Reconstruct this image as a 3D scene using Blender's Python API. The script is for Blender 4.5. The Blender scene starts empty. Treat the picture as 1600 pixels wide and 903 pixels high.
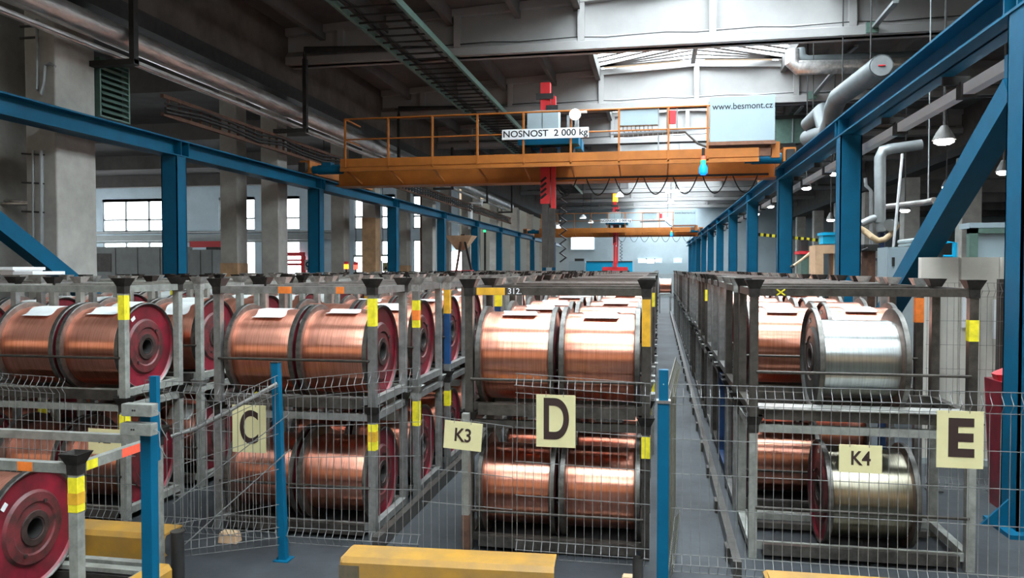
import bpy, math, random
from mathutils import Vector, Matrix
random.seed(7)
S = bpy.context.scene
COL = S.collection
# ---------------------------------------------------------------- camera
F, HOR, VX, CH = 1195.0, 420.0, 1023.0, 1.87
PIT = math.atan((451.5 - HOR) / F)
YAW = math.atan((VX - 800) * math.cos(PIT) / F)
cd = bpy.data.cameras.new('camera'); cam = bpy.data.objects.new('camera', cd); COL.objects.link(cam)
cd.sensor_width = 36; cd.lens = F * 36 / 1600; cd.clip_end = 400; cd.clip_start = .05
cam.location = (0, 0, CH); cam.rotation_euler = (math.pi / 2 - PIT, 0, YAW)
S.camera = cam
FW = Vector((-math.sin(YAW) * math.cos(PIT), math.cos(YAW) * math.cos(PIT), -math.sin(PIT)))
RT = Vector((math.cos(YAW), math.sin(YAW), 0)); UP = RT.cross(FW)
def at(x, y, Y):            # point of the place seen at pixel x,y lying at distance Y down the hall
    d = FW * F + RT * (x - 800) - UP * (y - 451.5)
    return Vector((0, 0, CH)) + d * (Y / d.y)
# ---------------------------------------------------------------- light
S.view_settings.view_transform = 'Standard'; S.view_settings.look = 'None'
S.view_settings.gamma = 1; S.view_settings.exposure = 0.0
SKY = 27.0        # overcast daylight on the roof glazing
WIN = 7.0        # daylight behind the windows
w = bpy.data.worlds.new('world'); S.world = w; w.use_nodes = True
w.node_tree.nodes['Background'].inputs[0].default_value = (1, .78, .54, 1)
w.node_tree.nodes['Background'].inputs[1].default_value = .75

# ---------------------------------------------------------------- materials
def mat(name, c, rough=.6, metal=0, var=.0, vscale=6, c2=None, bump=0, bscale=40, spec=.4, obj_random=0, stretch=None):
    m = bpy.data.materials.new(name); m.use_nodes = True
    nt = m.node_tree; b = nt.nodes['Principled BSDF']; L = nt.links
    b.inputs['Roughness'].default_value = rough; b.inputs['Metallic'].default_value = metal
    b.inputs['Specular IOR Level'].default_value = spec
    b.inputs['Base Color'].default_value = (*c, 1)
    tc = nt.nodes.new('ShaderNodeTexCoord'); mp = nt.nodes.new('ShaderNodeMapping'); L.new(tc.outputs['Object'], mp.inputs[0])
    if stretch: mp.inputs['Scale'].default_value = stretch
    col = None
    if var or c2:
        n = nt.nodes.new('ShaderNodeTexNoise'); n.inputs['Scale'].default_value = vscale; n.inputs['Detail'].default_value = 5; n.inputs['Roughness'].default_value = .65
        L.new(mp.outputs[0], n.inputs[0])
        r = nt.nodes.new('ShaderNodeValToRGB'); r.color_ramp.elements[0].position = .35; r.color_ramp.elements[1].position = .65
        a = c2 or tuple(v * (1 - var) for v in c); r.color_ramp.elements[0].color = (*a, 1)
        r.color_ramp.elements[1].color = (*(tuple(min(1, v * (1 + var * .6)) for v in c) if not c2 else c), 1)
        L.new(n.outputs[0], r.inputs[0]); col = r.outputs[0]
    if obj_random:
        oi = nt.nodes.new('ShaderNodeObjectInfo'); mr = nt.nodes.new('ShaderNodeMapRange')
        mr.inputs[3].default_value = 1 - obj_random; mr.inputs[4].default_value = 1 + obj_random * .5
        L.new(oi.outputs['Random'], mr.inputs[0])
        mx = nt.nodes.new('ShaderNodeVectorMath'); mx.operation = 'SCALE'
        if col: L.new(col, mx.inputs[0])
        else: mx.inputs[0].default_value = c
        L.new(mr.outputs[0], mx.inputs['Scale']); col = mx.outputs[0]
    if col: L.new(col, b.inputs['Base Color'])
    if bump:
        n2 = nt.nodes.new('ShaderNodeTexNoise'); n2.inputs['Scale'].default_value = bscale; n2.inputs['Detail'].default_value = 4
        L.new(mp.outputs[0], n2.inputs[0]); bp = nt.nodes.new('ShaderNodeBump'); bp.inputs['Strength'].default_value = bump; bp.inputs['Distance'].default_value = .01
        L.new(n2.outputs[0], bp.inputs['Height']); L.new(bp.outputs[0], b.inputs['Normal'])
    return m
def emit(name, c, s):
    m = bpy.data.materials.new(name); m.use_nodes = True; b = m.node_tree.nodes['Principled BSDF']
    b.inputs['Base Color'].default_value = (*c, 1); b.inputs['Emission Color'].default_value = (*c, 1); b.inputs['Emission Strength'].default_value = s
    return m
def wire_mat(name, c, c2, rough):
    m = bpy.data.materials.new(name); m.use_nodes = True
    nt = m.node_tree; b = nt.nodes['Principled BSDF']; L = nt.links
    b.inputs['Metallic'].default_value = 1
    b.inputs['Anisotropic'].default_value = .85; b.inputs['Anisotropic Rotation'].default_value = .25
    tg = nt.nodes.new('ShaderNodeTangent'); tg.direction_type = 'RADIAL'; tg.axis = 'X'; L.new(tg.outputs[0], b.inputs['Tangent'])
    tc = nt.nodes.new('ShaderNodeTexCoord'); mp = nt.nodes.new('ShaderNodeMapping'); L.new(tc.outputs['Object'], mp.inputs[0])
    mp.inputs['Scale'].default_value = (140, 5, 5)
    n = nt.nodes.new('ShaderNodeTexNoise'); n.inputs['Scale'].default_value = 1; n.inputs['Detail'].default_value = 4; L.new(mp.outputs[0], n.inputs[0])
    r = nt.nodes.new('ShaderNodeValToRGB'); r.color_ramp.elements[0].color = (*c2, 1); r.color_ramp.elements[1].color = (*c, 1)
    r.color_ramp.elements[0].position = .3; r.color_ramp.elements[1].position = .6; L.new(n.outputs[0], r.inputs[0])
    oi = nt.nodes.new('ShaderNodeObjectInfo'); mr = nt.nodes.new('ShaderNodeMapRange'); mr.inputs[3].default_value = .88; mr.inputs[4].default_value = 1.08
    L.new(oi.outputs['Random'], mr.inputs[0]); sc = nt.nodes.new('ShaderNodeVectorMath'); sc.operation = 'SCALE'; L.new(r.outputs[0], sc.inputs[0]); L.new(mr.outputs[0], sc.inputs['Scale'])
    L.new(sc.outputs[0], b.inputs['Base Color'])
    mr2 = nt.nodes.new('ShaderNodeMapRange'); mr2.inputs[3].default_value = rough - .05; mr2.inputs[4].default_value = rough + .1; L.new(n.outputs[0], mr2.inputs[0]); L.new(mr2.outputs[0], b.inputs['Roughness'])
    mp2 = nt.nodes.new('ShaderNodeMapping'); mp2.inputs['Scale'].default_value = (260, 9, 9); L.new(tc.outputs['Object'], mp2.inputs[0])
    n2 = nt.nodes.new('ShaderNodeTexNoise'); n2.inputs['Scale'].default_value = 1; n2.inputs['Detail'].default_value = 3; L.new(mp2.outputs[0], n2.inputs[0])
    bp = nt.nodes.new('ShaderNodeBump'); bp.inputs['Strength'].default_value = .10; bp.inputs['Distance'].default_value = .004; L.new(n2.outputs[0], bp.inputs['Height']); L.new(bp.outputs[0], b.inputs['Normal'])
    return m
M = dict(
    floor=mat('floor', (.042, .047, .052), .6, 0, .5, .9, bump=.08, bscale=30, spec=.22),
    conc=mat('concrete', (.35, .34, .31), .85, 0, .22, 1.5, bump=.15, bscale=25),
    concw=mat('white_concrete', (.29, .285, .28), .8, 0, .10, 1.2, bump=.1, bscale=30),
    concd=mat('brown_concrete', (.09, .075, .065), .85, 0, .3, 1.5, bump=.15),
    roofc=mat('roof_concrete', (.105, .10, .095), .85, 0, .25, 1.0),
    wall=mat('pale_blue_wall', (.55, .68, .76), .8, 0, .10, 1.0),
    endw=mat('end_wall', (.36, .43, .46), .8, 0, .12, .5),
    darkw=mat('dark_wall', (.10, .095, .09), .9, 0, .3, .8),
    ochre=mat('ochre_paint', (.42, .26, .14), .7, 0, .3, 3),
    blue=mat('blue_paint', (.0, .085, .165), .5, 0, .12, 3, spec=.2),
    blued=mat('navy_paint', (.01, .035, .10), .5, 0, .3, 5),
    steel=mat('rack_steel', (.23, .23, .22), .38, .45, .35, 9, bump=.12, bscale=60, obj_random=.25),
    steelb=mat('rack_steel_brown', (.09, .082, .072), .36, .6, .4, 9, bump=.12, bscale=60, obj_random=.2),
    steelg=mat('rack_steel_cream', (.24, .245, .22), .55, .1, .3, 12, bump=.1, bscale=60, obj_random=.15),
    rackblue=mat('rack_blue', (.006, .045, .13), .5, 0, .3, 7),
    cup=mat('cup_dark', (.03, .027, .024), .55, .4, .5, 14),
    cupl=mat('cup_light', (.30, .30, .28), .5, .3, .4, 14),
    bare=mat('bare_steel', (.42, .41, .39), .38, .9, .3, 12),
    bar=mat('dark_bar', (.05, .043, .036), .5, .3, .4, 20),
    yel=mat('yellow_spray', (.72, .62, .02), .7, 0, .25, 14),
    ora=mat('orange_spray', (.80, .20, .03), .7, 0, .2, 14),
    redspray=mat('red_spray', (.80, .10, .05), .7, 0, .2, 14),
    ochs=mat('ochre_spray', (.62, .33, .02), .7, 0, .25, 10),
    red=mat('flange_red', (.20, .012, .025), .38, 0, .45, 7, c2=(.09, .012, .016), obj_random=.3),
    greyfl=mat('flange_grey', (.13, .13, .125), .45, .6, .4, 9),
    worn=mat('flange_worn', (.15, .022, .026), .5, 0, .5, 11, c2=(.035, .018, .016), bump=.1),
    hub=mat('flange_hub', (.06, .035, .03), .55, .2, .6, 20, c2=(.02, .014, .012)),
    inner=mat('flange_inner', (.17, .12, .10), .4, .7, .35, 8),
    rim=mat('flange_rim', (.12, .115, .105), .38, .7, .4, 18),
    black=mat('black', (.008, .008, .008), .7),
    paper=mat('paper', (.62, .65, .64), .7, 0, .08, 8),
    card=mat('card', (.30, .28, .25), .8, 0, .1, 8),
    copper=wire_mat('copper_wire', (.88, .40, .29), (.70, .28, .175), .30),
    zinc=wire_mat('galvanised_wire', (.46, .49, .48), (.34, .36, .355), .34),
    brass=wire_mat('tinned_wire', (.42, .39, .30), (.30, .27, .20), .36),
    galv=mat('fence_wire', (.16, .16, .155), .6, .1, .2, 30),
    olive=mat('olive_wire', (.14, .135, .10), .55, .3, .3, 20),
    sign=mat('sign_cream', (.60, .55, .30), .55, 0, .05, 6),
    ink=mat('ink_brown', (.03, .015, .012), .6),
    inkb=mat('ink_black', (.01, .01, .012), .6),
    white=mat('white_plate', (.72, .75, .76), .5, 0, .04, 3),
    kerb=mat('kerb_yellow', (.40, .21, .03), .5, 0, .25, 5, c2=(.27, .16, .05), bump=.1),
    dirt=mat('kerb_dirt', (.10, .08, .05), .8, 0, .3, 8),
    pipe=mat('silver_pipe', (.62, .60, .58), .33, .85, .3, 4, bump=.5, bscale=9, stretch=(3, .6, 3)),
    duct=mat('spiral_duct', (.26, .28, .285), .45, .4, .15, 4),
    ductp=mat('pale_duct', (.11, .125, .13), .5, .3, .15, 4),
    crane=mat('crane_orange', (.38, .125, .018), .5, 0, .15, 3),
    craned=mat('crane_brown', (.20, .09, .05), .6, 0, .3, 6),
    cab=mat('cabinet_pale_blue', (.29, .37, .40), .45, 0, .04, 2),
    cabg=mat('cabinet_grey', (.30, .34, .34), .5, 0, .12, 2),
    mred=mat('mast_red', (.62, .03, .035), .4, 0, .1, 4),
    mgrey=mat('mast_grey', (.06, .057, .052), .5, .4, .3, 6),
    dark=mat('dark_metal', (.025, .024, .023), .6, .2, .3, 8),
    rust=mat('rusty_steel', (.11, .055, .035), .8, .1, .4, 8),
    green=mat('heater_green', (.10, .17, .14), .5, .1, .2, 6),
    greend=mat('heater_dark_green', (.012, .04, .022), .6, 0, .3, 6),
    rubber=mat('rubber', (.012, .012, .013), .6),
    cyan=mat('blue_plastic', (.0, .35, .60), .4),
    wood=mat('wood', (.55, .36, .22), .6, 0, .12, 8),
    tan=mat('tan_hose', (.55, .40, .24), .5, 0, .1, 20),
    curtain=mat('cream_panel', (.52, .50, .44), .7, 0, .12, 2),
    redp=mat('red_plastic', (.65, .03, .04), .5),
    bag=mat('bag_white', (.60, .60, .60), .6, 0, .1, 10),
    glass=emit('daylight_glass', (.93, .97, 1), WIN),
    sky=emit('skylight_glass', (.84, .94, 1), SKY),
    lamp=emit('lamp_glow', (1, .98, .95), 14),
    tube=emit('tube_glow', (1, .97, .92), 9),
    ledb=emit('blue_glow', (.0, .20, 1), 2.2), ledg=emit('green_glow', (.02, .9, .25), 1.5), ledr=emit('red_glow', (1, .12, .08), 1.8), ledo=emit('amber_glow', (1, .35, .02), 3),
)
# ---------------------------------------------------------------- mesh builder
class MB:
    def __init__(s): s.v = []; s.f = []; s.m = []; s.sm = []
    def add(s, vs, fs, mi=0, smooth=False):
        o = len(s.v); s.v += [tuple(v) for v in vs]; s.f += [tuple(o + i for i in f) for f in fs]; s.m += [mi] * len(fs); s.sm += [smooth] * len(fs); return s
    def box(s, a, b, mi=0):
        x0, y0, z0 = a; x1, y1, z1 = b
        x0, x1 = min(x0, x1), max(x0, x1); y0, y1 = min(y0, y1), max(y0, y1); z0, z1 = min(z0, z1), max(z0, z1)
        return s.add([(x0, y0, z0), (x1, y0, z0), (x1, y1, z0), (x0, y1, z0), (x0, y0, z1), (x1, y0, z1), (x1, y1, z1), (x0, y1, z1)],
                     [(0, 3, 2, 1), (4, 5, 6, 7), (0, 1, 5, 4), (1, 2, 6, 5), (2, 3, 7, 6), (3, 0, 4, 7)], mi)
    def cbox(s, c, d, mi=0): return s.box([c[i] - d[i] / 2 for i in range(3)], [c[i] + d[i] / 2 for i in range(3)], mi)
    def frus(s, c, d0, d1, z0, z1, mi=0, off=(0, 0)):
        vs = []
        for z, d, o in ((z0, d0, (0, 0)), (z1, d1, off)):
            for sx, sy in ((-1, -1), (1, -1), (1, 1), (-1, 1)): vs.append((c[0] + o[0] + sx * d[0] / 2, c[1] + o[1] + sy * d[1] / 2, z))
        return s.add(vs, [(0, 3, 2, 1), (4, 5, 6, 7), (0, 1, 5, 4), (1, 2, 6, 5), (2, 3, 7, 6), (3, 0, 4, 7)], mi)
    def tube(s, pts, r, n=8, mi=0, cap=True, smooth=True):
        pts = [Vector(p) for p in pts]; rings = []; u = None
        for i, p in enumerate(pts):
            t = (pts[min(i + 1, len(pts) - 1)] - pts[max(i - 1, 0)])
            if t.length < 1e-9: t = Vector((0, 0, 1))
            t.normalize()
            if u is None: u = t.cross(Vector((0, 0, 1))); u = u if u.length > .05 else t.cross(Vector((0, 1, 0)))
            u = (u - t * u.dot(t)).normalized(); v = t.cross(u)
            rr = r[i] if isinstance(r, (list, tuple)) else r
            if 0 < i < len(pts) - 1:
                c_ = (pts[i] - pts[i - 1]).normalized().dot((pts[i + 1] - pts[i]).normalized()); rr = rr / max(.6, math.sqrt(max(.0, (1 + c_) / 2)))
            rings.append([p + (u * math.cos(a) + v * math.sin(a)) * rr for a in [2 * math.pi * (k + .5) / n for k in range(n)]])
        vs = [q for r_ in rings for q in r_]; fs = []
        for i in range(len(pts) - 1):
            for k in range(n): fs.append((i * n + k, i * n + (k + 1) % n, (i + 1) * n + (k + 1) % n, (i + 1) * n + k))
        s.add(vs, fs, mi, smooth and n > 5)
        if cap:
            m = (len(pts) - 1) * n
            s.add(rings[0], [tuple(range(n))[::-1]], mi); s.add(rings[-1], [tuple(range(n))], mi)
        return s
    def bar(s, a, b, w, h, mi=0, up=(0, 0, 1)):     # rectangular beam from a to b, w across, h along up
        a, b = Vector(a), Vector(b); t = (b - a).normalized(); u = t.cross(Vector(up)); u = u.normalized() if u.length > 1e-4 else Vector((1, 0, 0)); v = u.cross(t)
        vs = [p + u * (sx * w / 2) + v * (sz * h / 2) for p in (a, b) for sx, sz in ((-1, -1), (1, -1), (1, 1), (-1, 1))]
        return s.add(vs, [(0, 1, 2, 3)[::-1], (4, 5, 6, 7), (0, 1, 5, 4), (1, 2, 6, 5), (2, 3, 7, 6), (3, 0, 4, 7)], mi)
    def lathex(s, prof, mats, n=40, x0=0, cy=0, cz=0, closed=True):   # profile of (x, r) turned round the x axis
        k = len(prof); vs = []
        for i in range(n):
            a = 2 * math.pi * i / n; c_, s_ = math.cos(a), math.sin(a)
            for x, r in prof: vs.append((x0 + x, cy + r * c_, cz + r * s_))
        for j in range(k if closed else k - 1):
            j2 = (j + 1) % k
            fs = [(i * k + j, i * k + j2, ((i + 1) % n) * k + j2, ((i + 1) % n) * k + j) for i in range(n)]
            o = len(s.v) if j == 0 else o
            if j == 0: s.v += vs
            s.f += [tuple(o + q for q in f) for f in fs]; s.m += [mats[j]] * n; s.sm += [True] * n
        return s
    def prism(s, poly, y0, y1, mi=0):    # polygon in x,z pushed along y
        n = len(poly); vs = [(x, y0, z) for x, z in poly] + [(x, y1, z) for x, z in poly]
        return s.add(vs, [tuple(range(n)), tuple(range(n, 2 * n))[::-1]] + [(i, i + n, (i + 1) % n + n, (i + 1) % n) for i in range(n)], mi)
    def mesh(s, name, mats, edge=True):
        me = bpy.data.meshes.new(name); me.from_pydata(s.v, [], s.f); me.update()
        for m in (mats if isinstance(mats, (list, tuple)) else [mats]): me.materials.append(m)
        me.polygons.foreach_set('material_index', s.m); me.polygons.foreach_set('use_smooth', s.sm)
        import bmesh
        bm = bmesh.new(); bm.from_mesh(me); bmesh.ops.recalc_face_normals(bm, faces=bm.faces)
        for e in bm.edges:
            if len(e.link_faces) == 2 and e.calc_face_angle(0) > .6: e.smooth = False
        bm.to_mesh(me); bm.free()
        return me
    def build(s, name, mats, parent=None, loc=None, bevel=0):
        o = bpy.data.objects.new(name, s.mesh(name, mats)); COL.objects.link(o)
        if parent is not None: o.parent = parent
        if loc is not None: o.location = loc
        if bevel:
            b = o.modifiers.new('bevel', 'BEVEL'); b.width = bevel; b.segments = 2; b.limit_method = 'ANGLE'
        return o
def tag(o, label=None, cat=None, group=None, kind=None):
    if label: o['label'] = label
    if cat: o['category'] = cat
    if group: o['group'] = group
    if kind: o['kind'] = kind
    return o
def thing(name, label, cat, loc=(0, 0, 0), rz=0, group=None):
    o = bpy.data.objects.new(name, None); COL.objects.link(o); o.empty_display_size = .2
    o.location = loc; o.rotation_euler = (0, 0, rz); return tag(o, label, cat, group)
def struct(name, mb, m): return tag(mb.build(name, m), kind='structure')
def lettering(text, size, m, parent, loc, rot=(math.pi / 2, 0, 0), bold=.0, sx=1, depth=.002, name='lettering', sp=1):
    c = bpy.data.curves.new('t', 'FONT'); c.body = text; c.size = size; c.align_x = 'CENTER'; c.align_y = 'CENTER'; c.offset = bold; c.extrude = depth; c.space_character = sp
    t = bpy.data.objects.new('t', c); COL.objects.link(t)
    dg = bpy.context.evaluated_depsgraph_get(); me = bpy.data.meshes.new_from_object(t.evaluated_get(dg)); bpy.data.objects.remove(t)
    me.materials.clear(); me.materials.append(m)
    o = bpy.data.objects.new(name, me); COL.objects.link(o); o.parent = parent; o.location = loc; o.rotation_euler = rot; o.scale = (sx, 1, 1)
    return o
def copy_tree(o, parent=None):
    c = o.copy(); COL.objects.link(c); c.parent = parent
    for ch in KIDS[o]: copy_tree(ch, c)
    return c
KIDS = {}
def reg(o):
    KIDS[o] = [c for c in bpy.data.objects if c.parent == o]
    for c in KIDS[o]: reg(c)

# ================================================================ THE HALL
Y0, Y1 = -9.0, 66.0
XL, XR = -8.1, 10.1
struct('floor', MB().box((-34, Y0, -.2), (30, Y1, 0)), M['floor'])
def roofz(x): return 7.62 - .05 * abs(x - 1.0)
LA, LB = -1.6, 3.4       # skylight opening in x
mb = MB()
for x0, x1 in ((XL - 1.5, LA), (LB, XR + 1.2)):
    z0, z1 = roofz(x0), roofz(x1)
    mb.add([(x0, Y0, z0), (x1, Y0, z1), (x1, Y1, z1), (x0, Y1, z0), (x0, Y0, z0 + .2), (x1, Y0, z1 + .2), (x1, Y1, z1 + .2), (x0, Y1, z0 + .2)],
           [(0, 3, 2, 1), (4, 5, 6, 7), (0, 1, 5, 4), (1, 2, 6, 5), (2, 3, 7, 6), (3, 0, 4, 7)])
y = Y0 + .5
for x in [XL + .9 + 1.45 * i for i in range(13)]:        # ribs of the roof slabs
    if LA - .1 < x < LB + .1: continue
    mb.box((x - .06, Y0, roofz(x) - .32), (x + .06, Y1, roofz(x) + .02))
for x in (LA, LB): mb.box((x - .07, Y0, roofz(x) - .3), (x + .07, Y1, roofz(x) + .45))
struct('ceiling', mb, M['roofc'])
BY = [-2, 4, 10, 16, 22, 28, 34, 40, 46, 52, 58]
# roof glazing, one strip per bay, with slanted glazing bars
n = 0
SOLID = ()
for i in range(-1, len(BY)):
    a = (BY[i] if i >= 0 else Y0) + .3; b = (BY[i + 1] if i + 1 < len(BY) else Y1) - .3
    if i in SOLID:
        xs_ = struct('ceiling_%d' % (i + 1), MB().box((LA, a - .3, 7.60), (LB, b + .3, 7.8)), M['roofc']); continue
    n += 1
    g = struct('window_%d' % n, MB().box((LA, a, 7.60), (LB, b, 7.64)), M['sky'])
    fb = MB(); mid = 1.0; yy = a
    while yy < b:
        fb.bar((LA + .05, min(yy + 1.6, b), 7.56), (mid, yy, 7.56), .13, .05)
        fb.bar((LB - .05, min(yy + 1.6, b), 7.56), (mid, yy, 7.56), .13, .05)
        yy += .42
    fb.box((mid - .06, a, 7.50), (mid + .06, b, 7.59))
    t = struct('trim_%d' % n, fb, M['concw'])
# transverse roof beams
ordw = ['first', 'second', 'third', 'fourth', 'fifth', 'sixth', 'seventh', 'eighth', 'ninth', 'tenth', 'eleventh']
for i, by in enumerate(BY):
    t = MB(); bz = 6.37
    P = [(XL + .0, 0), (1.0, 0), (XR, 0)]
    def strip(y0, y1, zb0, zt0, mb, x0=XL, x1=XR):      # follows the roof slope at top
        xs = [x0, 1.0, x1]
        for a, b in ((xs[0], xs[1]), (xs[1], xs[2])):
            za = (zb0(a), zt0(a)); zb = (zb0(b), zt0(b))
            mb.add([(a, y0, za[0]), (b, y0, zb[0]), (b, y1, zb[0]), (a, y1, za[0]), (a, y0, za[1]), (b, y0, zb[1]), (b, y1, zb[1]), (a, y1, za[1])],
                   [(0, 3, 2, 1), (4, 5, 6, 7), (0, 1, 5, 4), (1, 2, 6, 5), (2, 3, 7, 6), (3, 0, 4, 7)])
    strip(by - .08, by + .08, lambda x: bz, lambda x: roofz(x) - .02, t)
    strip(by - .22, by + .22, lambda x: roofz(x) - .17, lambda x: roofz(x) - .01, t)
    # bottom flange with sloped upper faces
    for s_ in (1,):
        t.add([(x, y_, z) for x in (XL, XR) for y_, z in ((by - .22, bz), (by + .22, bz), (by + .22, bz + .16), (by + .08, bz + .30), (by - .08, bz + .30), (by - .22, bz + .16))],
              [(0, 1, 2, 3, 4, 5), (6, 11, 10, 9, 8, 7)] + [(k, k + 6, (k + 1) % 6 + 6, (k + 1) % 6) for k in range(6)])
    x = XL + 1.35
    while x < XR:
        t.box((x - .07, by - .21, bz + .18), (x + .07, by + .21, roofz(x) - .1)); x += 2.62
    o = thing('roof_beam', 'transverse concrete roof girder, %s one down the hall, with ribs and a bottom flange' % ordw[i], 'beam', (0, 0, 0), group='concrete roof girders')
    t.build('girder', M['concw'], o)
    c = MB()                      # cable clipped along the bottom flange
    c.tube([(XL + .5 + k * .6, by - .20, bz + .24 + .02 * math.sin(k * 2.1)) for k in range(30)], .012, 5); c.build('cable', M['dark'], o)
# concrete edge beams under the roof slabs along both column lines
for nm, x, z0, z1, m_ in (('window side', XL - .05, 5.62, 7.2, 'concd'), ('machine side', XR + .05, 5.62, 7.2, 'concd')):
    o = thing('edge_beam', 'long brown concrete edge beam on the columns of the %s of the hall' % nm, 'beam', group=None)
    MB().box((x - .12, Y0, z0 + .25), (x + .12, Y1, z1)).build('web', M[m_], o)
    MB().box((x - .30, Y0, z0), (x + .30, Y1, z0 + .26)).build('flange', M['dark'], o)
# columns in pairs
for i, y in enumerate([10, 16, 22, 28, 34, 40, 46, 52, 58]):
    for k, x in ((0, -8.42), (1, -9.42)):
        o = thing('concrete_column', 'bare concrete column of the %s pair on the window side, %s of the pair' % (ordw[i], 'hall-side one' if k == 0 else 'outer one'), 'column', (x, y, 0), group='concrete column pairs of the window side')
        wd = .42 if i == 0 else .30
        MB().box((-.12 if i == 0 else -.22, -.81 if i == 0 else -.22, 0), (.36 if i == 0 else .20, -.05 if i == 0 else .22, 5.6 if k == 0 else 7.1)).build('shaft', M['conc'], o, bevel=.02)
        if (i, k) in ((1, 1), (2, 0), (3, 1)): MB().box((-.225, -.225, .0), (.205, .225, 2.0 if i != 2 else 3.4)).build('painted_base', M['ochre'], o)
    o = thing('concrete_column', 'bare concrete column %s down the machine side of the hall' % ordw[i], 'column', (XR + .2, y, 0), group='concrete columns of the machine side')
    MB().box((-.3, -.3, 0), (.3, .3, 5.6)).build('shaft', M['conc'], o, bevel=.02)
# end wall and side naves
struct('wall_end', MB().box((-34, Y1 - .3, 0), (30, Y1, 8)), M['endw'])
WY = 38.0
mb = MB(); mb.box((-34, WY, 5.6), (-9.9, WY + .3, 6.4)); mb.box((-34, WY, 0), (-9.9, WY + .3, .9))
wins = [(160, 268), (342, 398), (437, 468), (553, 569), (595, 617), (626, 634), (645, 660)]
xs = []
for a, b in wins:
    pa, pb = at(a, 311, WY), at(b, 311, WY); xs.append((pa.x, pb.x))
px = -34
for a, b in xs: mb.box((px, WY, .9), (a, WY + .3, 5.6)); px = b
mb.box((px, WY, .9), (-9.9, WY + .3, 5.6))
zt = at(200, 311, WY).z; z1 = at(200, 362, WY).z; z2 = at(200, 378, WY).z
for a, b in xs: mb.box((a, WY, zt), (b, WY + .3, 5.6)); mb.box((a, WY, z2), (b, WY + .3, z1))
struct('wall_left', mb, M['wall'])
for a, b in xs:
    n += 1; mb = MB(); k = max(1, int(round((b - a) / 1.3)))
    struct('window_%d' % n, MB().box((a, WY + .16, .9), (b, WY + .2, zt)), M['glass'])
    fr = MB()
    for j in range(k + 1): x = a + (b - a) * j / k; fr.box((x - .05, WY + .04, .9), (x + .05, WY + .14, zt))
    for z in (.95, z2 - .03, z1 + .03, zt - .04, (zt + z1) / 2 - .25): fr.box((a, WY + .04, z - .04), (b, WY + .14, z + .04))
    struct('trim_%d' % n, fr, M['cabg'])
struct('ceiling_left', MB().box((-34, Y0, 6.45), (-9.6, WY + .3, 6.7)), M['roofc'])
mb = MB()
for y in range(4, 38, 6): mb.box((-34, y - .2, 5.9), (-9.7, y + .2, 6.46))
struct('trim_80', mb, M['roofc'])
struct('wall_far_left', MB().box((-34.3, Y0, 0), (-34, Y1, 6.7)), M['darkw'])
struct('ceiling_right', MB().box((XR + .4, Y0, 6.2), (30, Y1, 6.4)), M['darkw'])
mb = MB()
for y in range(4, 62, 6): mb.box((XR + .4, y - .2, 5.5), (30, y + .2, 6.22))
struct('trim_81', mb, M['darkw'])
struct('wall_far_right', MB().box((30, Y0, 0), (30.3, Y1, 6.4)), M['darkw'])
for nm_, xx, zz in (('left', -33.95, (2.2, 5.4)), ('right', 29.9, (2.6, 5.2))):  # glowing window bands added out of view to brighten the side naves
    for q in range(6):
        n += 1; ya = -6 + q * 7.2
        struct('window_%d' % n, MB().box((xx, ya, zz[0]), (xx + .05, ya + 6.2, zz[1])), M['glass'])
        fr = MB()
        for z_ in (zz[0], sum(zz) / 2, zz[1]): fr.box((xx - .02, ya, z_ - .04), (xx + .1, ya + 6.2, z_ + .04))
        for j in range(5): fr.box((xx - .02, ya + 1.55 * j - .04, zz[0]), (xx + .1, ya + 1.55 * j + .04, zz[1]))
        struct('trim_%d' % n, fr, M['cabg'])
struct('wall_back', MB().box((-34, Y0 - .3, 0), (30, Y0, 1.1)).box((-34, Y0 - .3, 5.2), (30, Y0, 8)), M['darkw'])  # unseen rear wall, middle left open so world light reaches the reels
# windows of the end wall
def endwin(x0, y0, x1, y1, m='glass'):
    global n
    n += 1; a = at(x0, y0, Y1 - .32); b = at(x1, y1, Y1 - .32)
    struct('window_%d' % n, MB().box((a.x, Y1 - .36, b.z), (b.x, Y1 - .31, a.z)), M[m])
    f = MB()
    for p, q in (((a.x - .1, a.z), (b.x + .1, a.z + .1)), ((a.x - .1, b.z - .1), (b.x + .1, b.z)), ((a.x - .1, b.z), (a.x, a.z)), ((b.x, b.z), (b.x + .1, a.z))): f.box((p[0], Y1 - .4, p[1]), (q[0], Y1 - .3, q[1]))
    struct('trim_%d' % n, f, M['wall'])
for q in ((893, 362, 928, 389), (998, 405, 1009, 410), (1011, 405, 1022, 411), (1024, 405, 1033, 409), (1054, 405, 1064, 409), (870, 345, 876, 362)): endwin(*q)

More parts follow.
